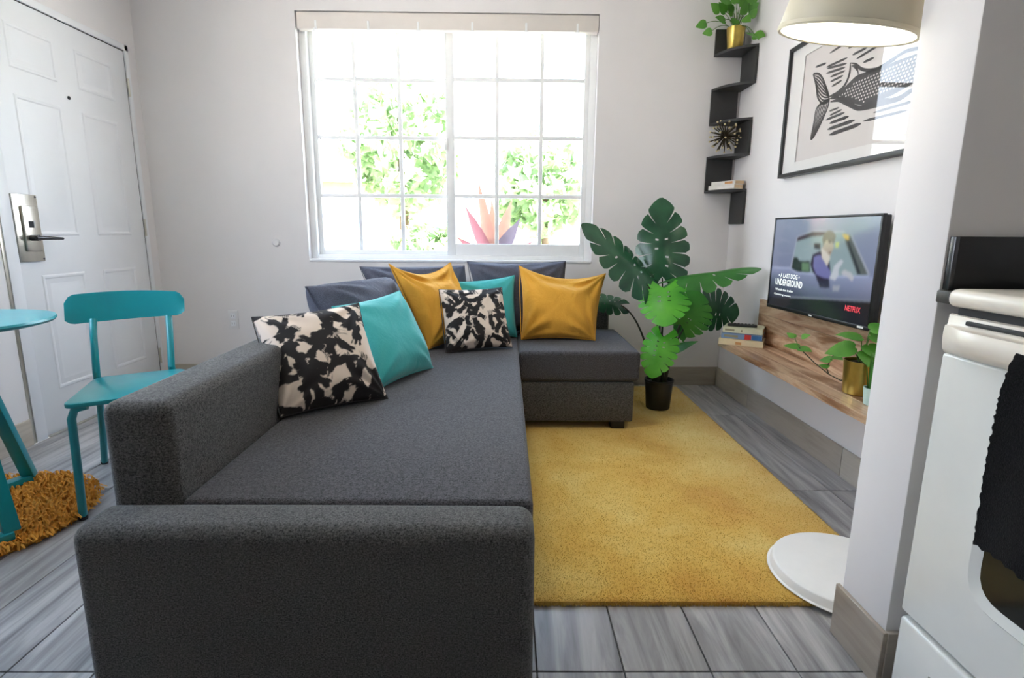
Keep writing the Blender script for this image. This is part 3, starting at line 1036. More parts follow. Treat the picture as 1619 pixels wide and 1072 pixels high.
def rounded_poly(pts, r, seg=5):
    out = []
    n = len(pts)
    for i in range(n):
        p0, p, p1 = Vector(pts[i - 1]), Vector(pts[i]), Vector(pts[(i + 1) % n])
        a = p + (p0 - p).normalized() * r
        b = p + (p1 - p).normalized() * r
        for k in range(seg + 1):
            t = k / seg
            out.append(a * (1 - t) ** 2 + p * 2 * t * (1 - t) + b * t * t)
    return out


poly = rounded_poly([A, Dp, Cp, Bp], 0.045)
put('seat', prism([(p.x, p.y) for p in poly], 'z', 0.434, 0.450, 0.004), MAT['teal'], ch)
put('seat_bracket', boxes([((-1.36, 1.82, 0.422), (-1.29, 1.90, 0.434))], 0.002), MAT['black_plastic'], ch)


def leg(name, p, r=0.013):
    o = put(name, tube(p, r, 12), MAT['teal'], ch)
    q = Vector(p[-1])
    put('foot_cap', lathe([(0, 0), (0.0135, 0), (0.0145, 0.004), (0.0145, 0.016), (0.013, 0.018)], (q.x, q.y, 0.0), 14), MAT['black_plastic'], o)


leg('leg', [(-1.395, 1.76, 0.434), (-1.428, 1.748, 0.425), (-1.446, 1.752, 0.39), (-1.47, 1.775, 0.2), (-1.497, 1.80, 0.006)])
leg('leg', [(-1.125, 1.93, 0.434), (-1.112, 1.925, 0.42), (-1.105, 1.925, 0.39), (-1.08, 1.915, 0.2), (-1.055, 1.905, 0.006)])
# back posts run from floor to backrest
leg('leg', [(-1.66, 2.19, 0.655), (-1.645, 2.16, 0.60), (-1.612, 2.105, 0.46), (-1.64, 2.14, 0.36), (-1.71, 2.22, 0.15), (-1.762, 2.275, 0.006)])
leg('leg', [(-1.425, 2.30, 0.655), (-1.412, 2.275, 0.60), (-1.375, 2.20, 0.46), (-1.39, 2.24, 0.36), (-1.45, 2.34, 0.15), (-1.49, 2.40, 0.006)])


def chair_back():
    P0, P1 = Vector((-1.752, 2.172, 0)), Vector((-1.375, 2.338, 0))
    out = Vector((P1.y - P0.y, -(P1.x - P0.x), 0)).normalized()      # towards the sitter
    n, m = 28, 8
    rows = []
    bm = bmesh.new()
    for side in (0, 1):
        g = []
        for i in range(n + 1):
            u = i / n
            e = abs(2 * u - 1)
            z0 = 0.638 + 0.014 * max(0, (e - 0.86) / 0.14) ** 2 * 1.2 + 0.02 * u
            z1 = 0.752 + 0.010 * (1 - e * e) - 0.030 * max(0, (e - 0.86) / 0.14) ** 2
            bow = -0.030 * (1 - e * e) + 0.02
            row = []
            for j in range(m + 1):
                v = j / m
                z = z0 + (z1 - z0) * v
                p = P0.lerp(P1, u) + out * (bow + (0.007 if side else -0.007) - 0.02 * v)
                row.append(bm.verts.new((p.x, p.y, z)))
            g.append(row)
        rows.append(g)
    for s in (0, 1):
        for i in range(n):
            for j in range(m):
                f = (rows[s][i][j], rows[s][i + 1][j], rows[s][i + 1][j + 1], rows[s][i][j + 1])
                bm.faces.new(f if s else f[::-1])
    for i in range(n):
        for j in (0, m):
            bm.faces.new((rows[0][i][j], rows[0][i + 1][j], rows[1][i + 1][j], rows[1][i][j]))
    for j in range(m):
        for i in (0, n):
            bm.faces.new((rows[0][i][j], rows[0][i][j + 1], rows[1][i][j + 1], rows[1][i][j]))
    return bm_mesh(bm, angle=50)


put('backrest', chair_back(), MAT['teal'], ch)

# ------------------------------------------------------------------ teal round table
TX, TY, TR, TZ = -1.83, 1.77, 0.29, 0.715
tb = thing('bistro_table', 'small round teal table with crossed legs at the entrance', 'table', (TX, TY, 0))
put('table_top', lathe([(0, TZ - 0.022), (TR - 0.03, TZ - 0.022), (TR - 0.006, TZ - 0.016), (TR, TZ - 0.008), (TR - 0.003, TZ - 0.001), (TR - 0.010, TZ), (0, TZ)], (TX, TY, 0), 64), MAT['teal'], tb)
feet = [Vector((-1.895, 2.055, 0)), Vector((-1.60, 1.638, 0)), Vector((-1.74, 1.36, 0)), Vector((-2.06, 1.62, 0))]
hub = Vector((TX, TY, 0))


def bar(p, q, w, d, up=(0, 0, 1)):
    p, q = Vector(p), Vector(q)
    t = (q - p).normalized()
    a = t.cross(Vector(up)).normalized()
    b = a.cross(t).normalized()
    bm = bmesh.new()
    vs = []
    for P in (p, q):
        vs.append([bm.verts.new(P + a * sx * w / 2 + b * sy * d / 2) for sx, sy in ((-1, -1), (1, -1), (1, 1), (-1, 1))])
    for k in range(4):
        bm.faces.new((vs[0][k], vs[0][(k + 1) % 4], vs[1][(k + 1) % 4], vs[1][k]))
    bm.faces.new(vs[0][::-1]); bm.faces.new(vs[1])
    bmesh.ops.recalc_face_normals(bm, faces=bm.faces)
    bmesh.ops.bevel(bm, geom=list(bm.edges), offset=0.003, segments=2, profile=0.5, affect='EDGES')
    return bm_mesh(bm)


for i, fpt in enumerate(feet):
    top = hub + (fpt - hub) * 0.18
    d = (fpt - hub).normalized()
    put('leg', bar((top.x, top.y, TZ - 0.03), (fpt.x, fpt.y, 0.045), 0.045, 0.028, up=d), MAT['teal'], tb)
for i, j in ((0, 3), (1, 2)):
    put('floor_bar', bar((feet[i].x, feet[i].y, 0.038), (feet[j].x, feet[j].y, 0.038), 0.045, 0.026), MAT['teal'], tb)
put('stretcher', bar(((feet[0].x + feet[3].x) / 2, (feet[0].y + feet[3].y) / 2, 0.038), ((feet[1].x + feet[2].x) / 2, (feet[1].y + feet[2].y) / 2, 0.038), 0.04, 0.022), MAT['teal'], tb)
put('top_bracket', lathe([(0, TZ - 0.045), (0.09, TZ - 0.045), (0.095, TZ - 0.040), (0.095, TZ - 0.0225), (0, TZ - 0.0225)], (TX, TY, 0), 28), MAT['teal'], tb)


# ------------------------------------------------------------------ leaves and plants
def frame_from(base, tip, nrm):
    base, tip, nrm = Vector(base), Vector(tip), Vector(nrm)
    y = (tip - base).normalized()
    z = (nrm - y * nrm.dot(y)).normalized()
    x = y.cross(z)
    return x, y, z, (tip - base).length


def monstera_leaf(base, tip, nrm, width, lobes=6, droop=0.10, fold=0.12, cut=0.38, seed=0):
    """A split leaf: each half is a fan of lobes joined along the midrib, with a few holes near it."""
    x, y, z, L = frame_from(base, tip, nrm)
    base = Vector(base)
    rs = random.Random(seed)
    bm = bmesh.new()

    def P(sx, s, t):
        # s: 0 midrib .. 1 rim, t: along the leaf (may run below 0 for the heart lobes)
        zz = -droop * L * (t * t) - fold * L * s * s * 0.5 + 0.015 * L * math.sin(6 * t + 3 * s)
        return base + x * (sx * s * width * 0.5) + y * (t * L) + z * zz

    def rim(t):
        # half width (0..1) along t for a heart shape
        return max(0.03, (max(0.0, math.sin(PI * min(1, max(0, t * 0.90 + 0.095)) ** 0.95))) ** 0.62)

    N = lobes
    edge = {}
    for sx in (-1, 1):
        for k in range(N):
            t0, t1 = k / N, (k + 1) / N
            gap = 0.0 if k == 0 else 0.11
            gap1 = 0.0 if k == N - 1 else 0.11
            cols = 5
            rows = 8
            grid = []
            for j in range(rows + 1):
                s = j / rows
                row = []
                for i in range(cols + 1):
                    u = i / cols
                    open_ = max(0, (s - cut) / (1 - cut)) ** 0.7
                    uu = gap * open_ * 0.5 + u * (1 - open_ * (gap + gap1) * 0.5)
                    t_m = t0 + (t1 - t0) * uu
                    # ribs sweep: the bottom ones backwards, the top ones forwards
                    sweep = (-0.30 + 0.62 * t_m) * s ** 1.2
                    t_o = t_m * 0.80 + 0.02 + sweep * (1.0 if k else 1.0)
                    h = rim(t_m)
                    tipround = 1 - 0.16 * (2 * u - 1) ** 4 * s
                    ss = s * h * tipround
                    row.append(bm.verts.new(P(sx, ss, t_o)))
                grid.append(row)
            edge[sx] = [r[-1] for r in grid]
            for j in range(rows):
                for i in range(cols):
                    hole = (j == 1 and i == 2 and 1 <= k <= N - 3 and rs.random() < 0.6)
                    if hole:
                        continue
                    f = (grid[j][i], grid[j][i + 1], grid[j + 1][i + 1], grid[j + 1][i])
                    try:
                        bm.faces.new(f if sx > 0 else f[::-1])
                    except ValueError:
                        pass
    # the web that closes the pointed end between the last lobe of each half
    apex = bm.verts.new(base + y * (1.11 * L) - z * droop * L * 1.18)
    for j in range(len(edge[1]) - 1):
        a, b, c, d = edge[1][j], edge[1][j + 1], edge[-1][j + 1], edge[-1][j]
        bm.faces.new((a, b, c) if j == 0 else (a, b, c, d))
    bm.faces.new((edge[1][-1], apex, edge[-1][-1]))
    bmesh.ops.remove_doubles(bm, verts=bm.verts, dist=L * 0.002)
    me = bpy.data.meshes.new('leaf')
    bm.normal_update()
    bm.to_mesh(me)
    bm.free()
    return smooth(me, 80)


def heart_leaf(base, tip, nrm, width, droop=0.12, fold=0.25, seed=0):
    x, y, z, L = frame_from(base, tip, nrm)
    base = Vector(base)
    prof = [(-0.10, 0.30), (-0.06, 0.62), (0.06, 0.90), (0.22, 1.0), (0.42, 0.92), (0.62, 0.68), (0.80, 0.40), (0.93, 0.15), (1.0, 0.01)]
    bm = bmesh.new()
    rows = []
    for t, w in prof:
        r = []
        for s in (-1, -0.55, 0, 0.55, 1):
            tt = t if s != 0 else max(0.0, t)
            zz = -droop * L * t * t - fold * L * 0.4 * (abs(s) * w) ** 1.5 * 0.5
            r.append(bm.verts.new(base + x * (s * w * width / 2) + y * (tt * L) + z * (zz + 0.10 * L * abs(s) * w * 0.6)))
        rows.append(r)
    for a, b in zip(rows, rows[1:]):
        for k in range(4):
            bm.faces.new((a[k], a[k + 1], b[k + 1], b[k]))
    bmesh.ops.remove_doubles(bm, verts=bm.verts, dist=L * 0.004)
    bm.normal_update()
    me = bpy.data.meshes.new('leaf')
    bm.to_mesh(me)
    bm.free()
    return smooth(me, 80)


def blade_leaf(base, tip, nrm, width, droop=0.0, seg=8):
    x, y, z, L = frame_from(base, tip, nrm)
    base = Vector(base)
    bm = bmesh.new()
    rows = []
    for i in range(seg + 1):
        t = i / seg
        w = width / 2 * (0.35 + 0.65 * math.sin(PI * min(1, t * 0.9 + 0.22))) * (1 - max(0, t - 0.8) / 0.2 * 0.95)
        rows.append([bm.verts.new(base + y * t * L - z * droop * L * t * t + x * s * w + z * (abs(s) * w * 0.35)) for s in (-1, 0, 1)])
    for a, b in zip(rows, rows[1:]):
        for k in range(2):
            bm.faces.new((a[k], a[k + 1], b[k + 1], b[k]))
    bm.normal_update()
    me = bpy.data.meshes.new('leaf')
    bm.to_mesh(me)
    bm.free()
    return smooth(me, 80)


# monstera beside the chaise
MX, MY = 0.889, 3.06
mon = thing('potted_monstera', 'tall split leaf monstera in a black pot at the end of the chaise', 'plant', (MX, MY, RH))
pot = put('pot', lathe([(0, RH), (0.064, RH), (0.068, RH + 0.006), (0.079, 0.172), (0.083, 0.175), (0.083, 0.186), (0.077, 0.186), (0.074, 0.165), (0, 0.165)], (MX, MY, 0), 36), MAT['pot_black'], mon)
put('soil', lathe([(0.0745, 0.160), (0.05, 0.168), (0, 0.170)], (MX, MY, 0), 24), MAT['soil'], mon)
CAMV = Vector((0, 0, 1.013))


def toward(p, mixv=(0, 0, 0), k=1.0):
    d = (CAMV - Vector(p)).normalized()
    return (d * k + Vector(mixv)).normalized()


# base point, tip, normal, width, material, pot foot, bend point
MON = [
    ((0.883, 3.10, 0.765), (0.862, 3.14, 1.160), (-0.35, -1.0, 0.15), 0.305, 'monstera_dark', (0.885, 3.06, 0.16), (0.905, 3.08, 0.45)),
    ((0.781, 3.03, 0.735), (0.495, 2.98, 1.050), (0.45, -0.72, 0.52), 0.29, 'monstera_dark', (0.870, 3.05, 0.16), (0.880, 3.04, 0.60)),
    ((0.905, 3.04, 0.745), (1.318, 3.00, 0.885), (-0.12, -0.32, 1.0), 0.22, 'monstera_mid', (0.900, 3.05, 0.16), (0.865, 3.04, 0.55)),
    ((0.868, 3.00, 0.722), (0.832, 2.84, 0.572), (-0.30, -0.72, 0.62), 0.285, 'monstera_light', (0.880, 3.04, 0.16), (0.860, 3.05, 0.58)),
    ((0.958, 2.96, 0.520), (1.020, 2.90, 0.680), (-0.15, -0.90, 0.30), 0.285, 'monstera_mid', (0.905, 3.05, 0.16), (0.915, 3.02, 0.40)),
    ((1.115, 3.08, 0.600), (1.340, 3.13, 0.560), (-0.25, -0.95, 0.12), 0.255, 'monstera_dark', (0.915, 3.07, 0.16), (0.985, 3.07, 0.52)),
    ((0.692, 3.27, 0.586), (0.495, 3.265, 0.634), (0.15, -0.72, 0.70), 0.155, 'monstera_dark', (0.860, 3.08, 0.16), (0.820, 3.20, 0.52)),
    ((0.858, 2.93, 0.462), (0.785, 2.84, 0.285), (-0.35, -0.85, 0.40), 0.205, 'monstera_light', (0.865, 3.02, 0.16), (0.865, 3.00, 0.40)),
    ((0.925, 3.00, 0.358), (1.055, 2.96, 0.442), (-0.45, -0.35, 0.85), 0.085, 'monstera_mid', (0.905, 3.04, 0.16), (0.900, 3.03, 0.30)),
    ((1.005, 3.10, 0.512), (1.020, 3.06, 0.405), (0.1, -1.0, 0.1), 0.10, 'monstera_mid', (0.910, 3.08, 0.16), (0.960, 3.11, 0.45)),
]
for i, (b, tp, nm, w, mt, f, q) in enumerate(MON):
    if w < 0.11:
        me = heart_leaf(b, tp, nm, w)
    else:
        me = monstera_leaf(b, tp, nm, w, lobes=7 if w > 0.2 else 6, seed=i, droop=0.10 if i not in (1, 2) else 0.16, fold=0.16 if mt == 'monstera_dark' else 0.28, cut=0.40 if mt == 'monstera_dark' else 0.55)
    put('leaf', me, MAT[mt], mon)
    put('stem', tube(bez(f, q, b, 14), [0.0075 - 0.0035 * k / 14 for k in range(15)], 8), MAT['stem_dark'], mon)
put('trunk', tube([(0.915, 3.05, 0.16), (0.93, 3.04, 0.28), (0.95, 3.03, 0.40), (0.985, 3.04, 0.52)], [0.014, 0.012, 0.010, 0.007], 10), MAT['stem_dark'], mon)
put('trunk', tube([(0.868, 3.05, 0.16), (0.872, 3.045, 0.30), (0.875, 3.05, 0.46)], [0.026, 0.02, 0.010], 12), MAT['stem_dark'], mon)

# ------------------------------------------------------------------ zigzag corner shelf
cs = thing('corner_shelf', 'dark zigzag wall shelf climbing the corner by the window', 'shelf', (1.42, 3.58, 1.08))
SXO, SYO = 1.258, 3.378
levels = [2.085, 1.887, 1.687, 1.487, 1.280]
th = 0.014


def q_shelf(z):
    pts = [(XR - 0.003, YB - 0.003), (SXO, YB - 0.003)]
    for k in range(9):
        a = k / 8
        # bulging front edge from the back-wall end to the side-wall end
        x = SXO + (XR - 0.003 - SXO) * a
        y = (YB - 0.003) + (SYO - YB + 0.003) * a
        bulge = 0.042 * math.sin(PI * a)
        pts.append((x - bulge * 0.77, y - bulge * 0.64))
    pts.append((XR - 0.003, SYO))
    clean = []
    for p in pts:
        if not clean or (abs(p[0] - clean[-1][0]) + abs(p[1] - clean[-1][1])) > 1e-4:
            clean.append(p)
    return prism(clean, 'z', z - th, z, 0.0)


for z in levels:
    put('shelf_board', q_shelf(z), MAT['black_matt'], cs)
for za, zb in ((levels[0], 2.225), (levels[2], levels[1] - th), (levels[4], levels[3] - th)):
    put('back_plate', box((SXO, YB - 0.016, za), (XR - 0.018, YB - 0.002, zb), 0.001, 1), MAT['black_matt'], cs)
for za, zb in ((levels[1], levels[0] - th), (levels[3], levels[2] - th), (1.075, levels[4] - th)):
    put('side_plate', box((XR - 0.016, SYO, za), (XR - 0.002, YB - 0.018, zb), 0.001, 1), MAT['black_matt'], cs)


def potted(name, label, loc, r0, r1, h, pot_mat, wall=0.004):
    x, y, z = loc
    t = thing(name, label, 'plant', loc)
    put('pot', lathe([(0, z), (r0 - 0.003, z), (r0, z + 0.003), (r1, z + h), (r1 - wall, z + h), (r1 - wall - 0.001, z + h - 0.012), (0, z + h - 0.012)], (x, y, 0), 32), pot_mat, t)
    put('soil', lathe([(r1 - wall - 0.001, z + h - 0.012), (r1 * 0.5, z + h - 0.006), (0, z + h - 0.005)], (x, y, 0), 20), MAT['soil'], t)
    return t


# trailing plant at the top of the corner shelf
gx, gy, gz = 1.340, 3.49, levels[0]
pl = potted('potted_pothos', 'trailing pothos in a brass pot at the top of the corner shelf', (gx, gy, gz), 0.042, 0.053, 0.115, MAT['gold'])
TOP = [(-0.11, -0.01, 0.20, 0.055), (-0.07, -0.02, 0.25, 0.06), (-0.02, -0.03, 0.24, 0.06), (0.03, -0.03, 0.29, 0.065), (0.06, -0.02, 0.24, 0.05),
       (-0.045, -0.05, 0.18, 0.06), (0.01, -0.06, 0.17, 0.055), (0.045, -0.05, 0.19, 0.055), (-0.085, -0.04, 0.14, 0.055), (-0.03, -0.06, 0.14, 0.05),
       (0.02, 0.02, 0.27, 0.06), (-0.05, 0.03, 0.26, 0.05), (0.075, -0.06, 0.155, 0.045),
       (-0.185, -0.01, 0.135, 0.05), (-0.155, -0.03, 0.085, 0.045), (0.03, -0.13, 0.045, 0.075), (0.05, -0.15, 0.03, 0.06)]
TOP += [(-0.06, -0.06, 0.20, 0.06), (0.0, -0.07, 0.21, 0.065), (0.04, -0.07, 0.225, 0.06), (-0.03, -0.07, 0.175, 0.06), (0.015, -0.075, 0.145, 0.05), (-0.09, -0.05, 0.18, 0.055), (0.07, -0.04, 0.27, 0.06)]
for i, (dx, dy, dz, L) in enumerate(TOP):
    L *= 1.25
    root = Vector((gx + dx * 0.15, gy + dy * 0.15, gz + 0.11))
    end = Vector((gx + dx, gy + dy, gz + dz))
    end.x = min(end.x, XR - 0.045)
    mid = (root + end) / 2 + Vector((0, 0, 0.05))
    put('stem', tube(bez(root, mid, end, 8), 0.0018, 6), MAT['stem_green'], pl)
    d = Vector((dx, dy * 0.5 - 0.02, random.uniform(-0.05, 0.05) - (0.03 if dz < 0.15 else -0.06))).normalized()
    tp = end + d * L
    tp.x = min(tp.x, XR - 0.02)
    put('leaf', heart_leaf(end, tp, (random.uniform(-0.4, 0.3), -0.8, random.uniform(-0.1, 0.5)), L * 0.85), MAT['pothos'], pl)

# spiky ornament
ox, oy, oz = 1.320, 3.475, levels[3] + 0.108
orn = thing('spiky_ornament', 'dark spiky burst ornament with pale bead tips on the corner shelf', 'ornament', (ox, oy, levels[3]))
bm = bmesh.new(); bmb = bmesh.new()
add_lathe(bm, [(0, -0.016), (0.012, -0.012), (0.016, 0), (0.012, 0.012), (0, 0.016)], (ox, oy, oz), 12)
ga = PI * (3 - 5 ** 0.5)
for k in range(46):
    zz = 1 - 2 * (k + 0.5) / 46
    rr = math.sqrt(1 - zz * zz)
    d = Vector((rr * math.cos(ga * k), rr * math.sin(ga * k), zz))
    e = Vector((ox, oy, oz)) + d * random.uniform(0.084, 0.098)
    add_tube(bm, [Vector((ox, oy, oz)) + d * 0.01, e], 0.0034, 6)
    r = bmesh.ops.create_icosphere(bmb, subdivisions=1, radius=0.0066)
    bmesh.ops.translate(bmb, vec=e, verts=r['verts'])
tag(put('spikes', bm_mesh(bm), MAT['bronze'], orn), kind='stuff')
tag(put('bead_tips', bm_mesh(bmb), MAT['bead'], orn), kind='stuff')


def book(name, label, corner, u, v, L, W, H, cover, group=None, spine_marks=()):
    """corner: spine end at the table; u along the spine, v from spine to fore edge."""
    c, u, v = Vector(corner), Vector(u).normalized(), Vector(v).normalized()
    w = Vector((0, 0, 1))
    if u.cross(v).z < 0:
        M = Matrix((( -u.x, v.x, 0, c.x + u.x * L), (-u.y, v.y, 0, c.y + u.y * L), (0, 0, 1, c.z), (0, 0, 0, 1)))
    else:
        M = Matrix(((u.x, v.x, 0, c.x), (u.y, v.y, 0, c.y), (0, 0, 1, c.z), (0, 0, 0, 1)))
    flip = u.cross(v).z < 0
    t = thing(name, label, 'book', tuple(c), group)
    tk = 0.0022
    put('cover', boxes_M([((0, 0, 0), (L, W, tk)), ((0, 0, H - tk), (L, W, H)), ((0, 0, 0), (L, tk, H))], M, 0.0008), cover, t)
    put('pages', boxes_M([((0.003, tk, tk), (L - 0.003, W - 0.004, H - tk))], M), MAT['paper'], t)
    for (a, b, z0, z1, mm) in spine_marks:
        if flip:
            a, b = L - b, L - a
        put('spine_print', boxes_M([((a, -0.0006, z0), (b, 0.0002, z1))], M), mm, t)
    return t


def boxes_M(lst, M, bevel=0.0):
    bm = bmesh.new()
    for lo, hi in lst:
        add_box(bm, lo, hi, bevel, 1)
    bm.transform(M)
    return bm_mesh(bm, sm=False)


bk_white = book_mat('white book cloth', S(214, 210, 204))
bk_cream = book_mat('cream book cloth', S(222, 204, 168))
bk_blue = book_mat('blue book cover', S(116, 140, 176))
bk_pale = book_mat('pale grey green book cover', S(206, 204, 176))
ink_tan = book_mat('tan ink', S(196, 140, 84))
ink_red = book_mat('red ink', S(196, 52, 44))
ink_grey = book_mat('grey ink', S(140, 132, 104))
ink_deep = book_mat('deep blue ink', S(54, 106, 160))
# two books on the lowest board of the corner shelf
z5 = levels[4] + 0.0005
book('shelf_book', 'grey white paperback at the bottom of the pair on the corner shelf', (1.262, 3.535, z5), (0.45, -0.893, 0), (0.893, 0.45, 0), 0.200, 0.080, 0.026, bk_white, 'books on the corner shelf')
book('shelf_book', 'white book with tan print on top of the pair on the corner shelf', (1.276, 3.53, z5 + 0.0265), (0.42, -0.907, 0), (0.907, 0.42, 0), 0.190, 0.080, 0.022, bk_white, 'books on the corner shelf',
     ((0.11, 0.17, 0.004, 0.017, ink_tan),))

# ------------------------------------------------------------------ fish print
AX, AY0, AY1, AZ0, AZ1 = 1.415, 1.80, 2.935, 1.297, 1.915
art = thing('framed_print', 'black framed linocut print of a fish tail on the television wall', 'picture', (XR, 2.4, AZ0))
fw = 0.018
put('picture_frame', boxes([((AX - 0.012, AY0, AZ0), (XR - 0.001, AY0 + fw, AZ1)), ((AX - 0.012, AY1 - fw, AZ0), (XR - 0.001, AY1, AZ1)),
                            ((AX - 0.012, AY0 + fw, AZ0), (XR - 0.001, AY1 - fw, AZ0 + fw)), ((AX - 0.012, AY0 + fw, AZ1 - fw), (XR - 0.001, AY1 - fw, AZ1))], 0.001), MAT['art_frame'], art)
put('mat_board', boxes([((AX + 0.002, AY0 + fw, AZ0 + fw), (AX + 0.005, AY0 + 0.11, AZ1 - fw)), ((AX + 0.002, AY1 - 0.135, AZ0 + fw), (AX + 0.005, AY1 - fw, AZ1 - fw)),
                        ((AX + 0.002, AY0 + 0.11, AZ0 + fw), (AX + 0.005, AY1 - 0.135, AZ0 + 0.066)), ((AX + 0.002, AY0 + 0.11, AZ1 - 0.066), (AX + 0.005, AY1 - 0.135, AZ1 - fw))]), MAT['mat_board'], art)
put('print_sheet', box((AX + 0.007, AY0 + fw, AZ0 + fw), (AX + 0.009, AY1 - fw, AZ1 - fw)), MAT['art_paper'], art)
inkbm = bmesh.new()
IX = AX + 0.0062


def ink_stroke(pts, w0, w1=None, taper=True):
    """A flat printed stroke through (Y,z) points with tapering ends."""
    P = [Vector((0, a, b)) for a, b in pts]
    # resample
    S_ = []
    for a, b in zip(P, P[1:]):
        k = max(2, int((b - a).length / 0.012))
        for i in range(k):
            S_.append(a.lerp(b, i / k))
    S_.append(P[-1])
    for _ in range(2 if len(P) > 2 else 0):
        S_ = [S_[0]] + [(S_[i - 1] + S_[i] * 2 + S_[i + 1]) / 4 for i in range(1, len(S_) - 1)] + [S_[-1]]
    n = len(S_)
    L_ = R_ = None
    prev = None
    for i, p in enumerate(S_):
        t = i / (n - 1)
        d = (S_[min(i + 1, n - 1)] - S_[max(i - 1, 0)]).normalized()
        nn = Vector((0, -d.z, d.y))
        w = (w0 + ((w1 if w1 is not None else w0) - w0) * t) * 0.5
        if taper:
            w *= min(1, 0.25 + 5 * t, 0.25 + 5 * (1 - t))
        a = inkbm.verts.new((IX, p.y + nn.y * w, p.z + nn.z * w))
        b = inkbm.verts.new((IX, p.y - nn.y * w, p.z - nn.z * w))
        if prev:
            inkbm.faces.new((prev[0], prev[1], b, a))
        prev = (a, b)


def ink_fill(pts):
    vs = [inkbm.verts.new((IX + 0.0002, a, b)) for a, b in pts]
    bmesh.ops.triangulate(inkbm, faces=[inkbm.faces.new(vs)])


tailU = [(2.719, 1.747), (2.671, 1.736), (2.632, 1.704), (2.595, 1.655), (2.566, 1.614), (2.563, 1.591), (2.614, 1.591), (2.661, 1.63), (2.684, 1.688), (2.719, 1.747)]
tailL = [(2.563, 1.602), (2.561, 1.579), (2.583, 1.544), (2.621, 1.493), (2.659, 1.455), (2.686, 1.446), (2.676, 1.485), (2.665, 1.543), (2.666, 1.584), (2.637, 1.596), (2.563, 1.602)]
for t_ in (tailU, tailL):
    ink_stroke(t_, 0.010, taper=False)
for k in range(1, 7):                          # ray lines of both fins
    f = k / 7
    a = [Vector(tailU[i]).lerp(Vector(tailU[8 - i]), f) for i in range(0, 5)]
    ink_stroke([tuple(p) for p in a], 0.007)
    b = [Vector(tailL[i]).lerp(Vector(tailL[9 - i]), f) for i in range(0, 5)]
    ink_stroke([tuple(p) for p in b], 0.007)
ink_stroke([(2.565, 1.613), (2.514, 1.611), (2.459, 1.627), (2.432, 1.658), (2.428, 1.69), (2.435, 1.714)], 0.014)
ink_stroke([(2.435, 1.714), (2.391, 1.699), (2.362, 1.672), (2.313, 1.652), (2.25, 1.64), (2.1, 1.66), (1.98, 1.64)], 0.013)
ink_stroke([(2.563, 1.602), (2.497, 1.601), (2.448, 1.619), (2.38, 1.644), (2.289, 1.638), (2.15, 1.645)], 0.016)
for k in range(4):
    ink_stroke([(2.425 - k * 0.013, 1.70 - k * 0.008), (2.385 - k * 0.006, 1.69 - k * 0.010), (2.37, 1.66 - k * 0.004)], 0.006)
ink_stroke([(2.55, 1.588), (2.478, 1.581), (2.425, 1.555), (2.345, 1.517), (2.283, 1.509), (2.1, 1.50), (1.98, 1.53)], 0.020)
ink_stroke([(2.545, 1.598), (2.49, 1.592), (2.44, 1.578), (2.37, 1.545), (2.30, 1.523), (2.15, 1.515)], 0.010)
ink_fill([(2.492, 1.6), (2.439, 1.623), (2.37, 1.642), (2.30, 1.630), (2.15, 1.640), (1.97, 1.630), (1.97, 1.545), (2.15, 1.52), (2.311, 1.523), (2.369, 1.548), (2.44, 1.58)])
for a, b in [((2.614, 1.747), (2.459, 1.741)), ((2.609, 1.740), (2.459, 1.719)), ((2.61, 1.720), (2.466, 1.706)), ((2.573, 1.696), (2.464, 1.692)), ((2.569, 1.675), (2.475, 1.676)),
             ((2.554, 1.652), (2.481, 1.658)), ((2.707, 1.773), (2.618, 1.765)), ((2.426, 1.742), (2.329, 1.742)), ((2.394, 1.718), (2.255, 1.728)), ((2.346, 1.691), (2.279, 1.689)),
             ((2.462, 1.779), (2.425, 1.778)), ((2.404, 1.768), (2.369, 1.766)), ((2.35, 1.80), (2.12, 1.79)), ((2.30, 1.765), (2.05, 1.77)), ((2.24, 1.745), (2.0, 1.745)), ((2.60, 1.80), (2.42, 1.81)),
             ((2.30, 1.46), (2.05, 1.45)), ((2.24, 1.48), (2.0, 1.475))]:
    ink_stroke([a, b], 0.010)
for (a, b), w in zip([((2.552, 1.549), (2.477, 1.549)), ((2.543, 1.53), (2.454, 1.536)), ((2.572, 1.516), (2.432, 1.52)), ((2.539, 1.496), (2.4, 1.498)), ((2.549, 1.472), (2.354, 1.475)), ((2.531, 1.446), (2.31, 1.453))],
                     (0.008, 0.009, 0.011, 0.013, 0.015, 0.017)):
    ink_stroke([a, b], w)
for f_ in inkbm.faces:
    f_.normal_update()
put('ink_print', bm_mesh(inkbm, sm=False), MAT['ink'], art)
# pale scales over the dark flank
bm = bmesh.new()
for r in range(9):
    for c_ in range(27):
        y = 2.455 - r * 0.0 - c_ * 0.018 + (0.009 if r % 2 else 0)
        z = 1.535 + r * 0.0125
        top = 1.60 + min(0.036, (2.49 - y) * 0.35)
        botz = 1.60 - (2.49 - y) * 0.40 if y > 2.31 else 1.53
        if not (botz + 0.006 < z < top - 0.006) or y < 1.99:
            continue
        vs = [bm.verts.new((IX - 0.0002, y + 0.0055 * math.cos(a), z + 0.004 * math.sin(a))) for a in [k * PI / 3 for k in range(6)]]
        bm.faces.new(vs)
tag(put('scale_marks', bm_mesh(bm, sm=False), MAT['art_paper'], art), kind='stuff')
put('picture_glass', box((AX - 0.008, AY0 + fw, AZ0 + fw), (AX - 0.006, AY1 - fw, AZ1 - fw)), MAT['picture_glass'], art)

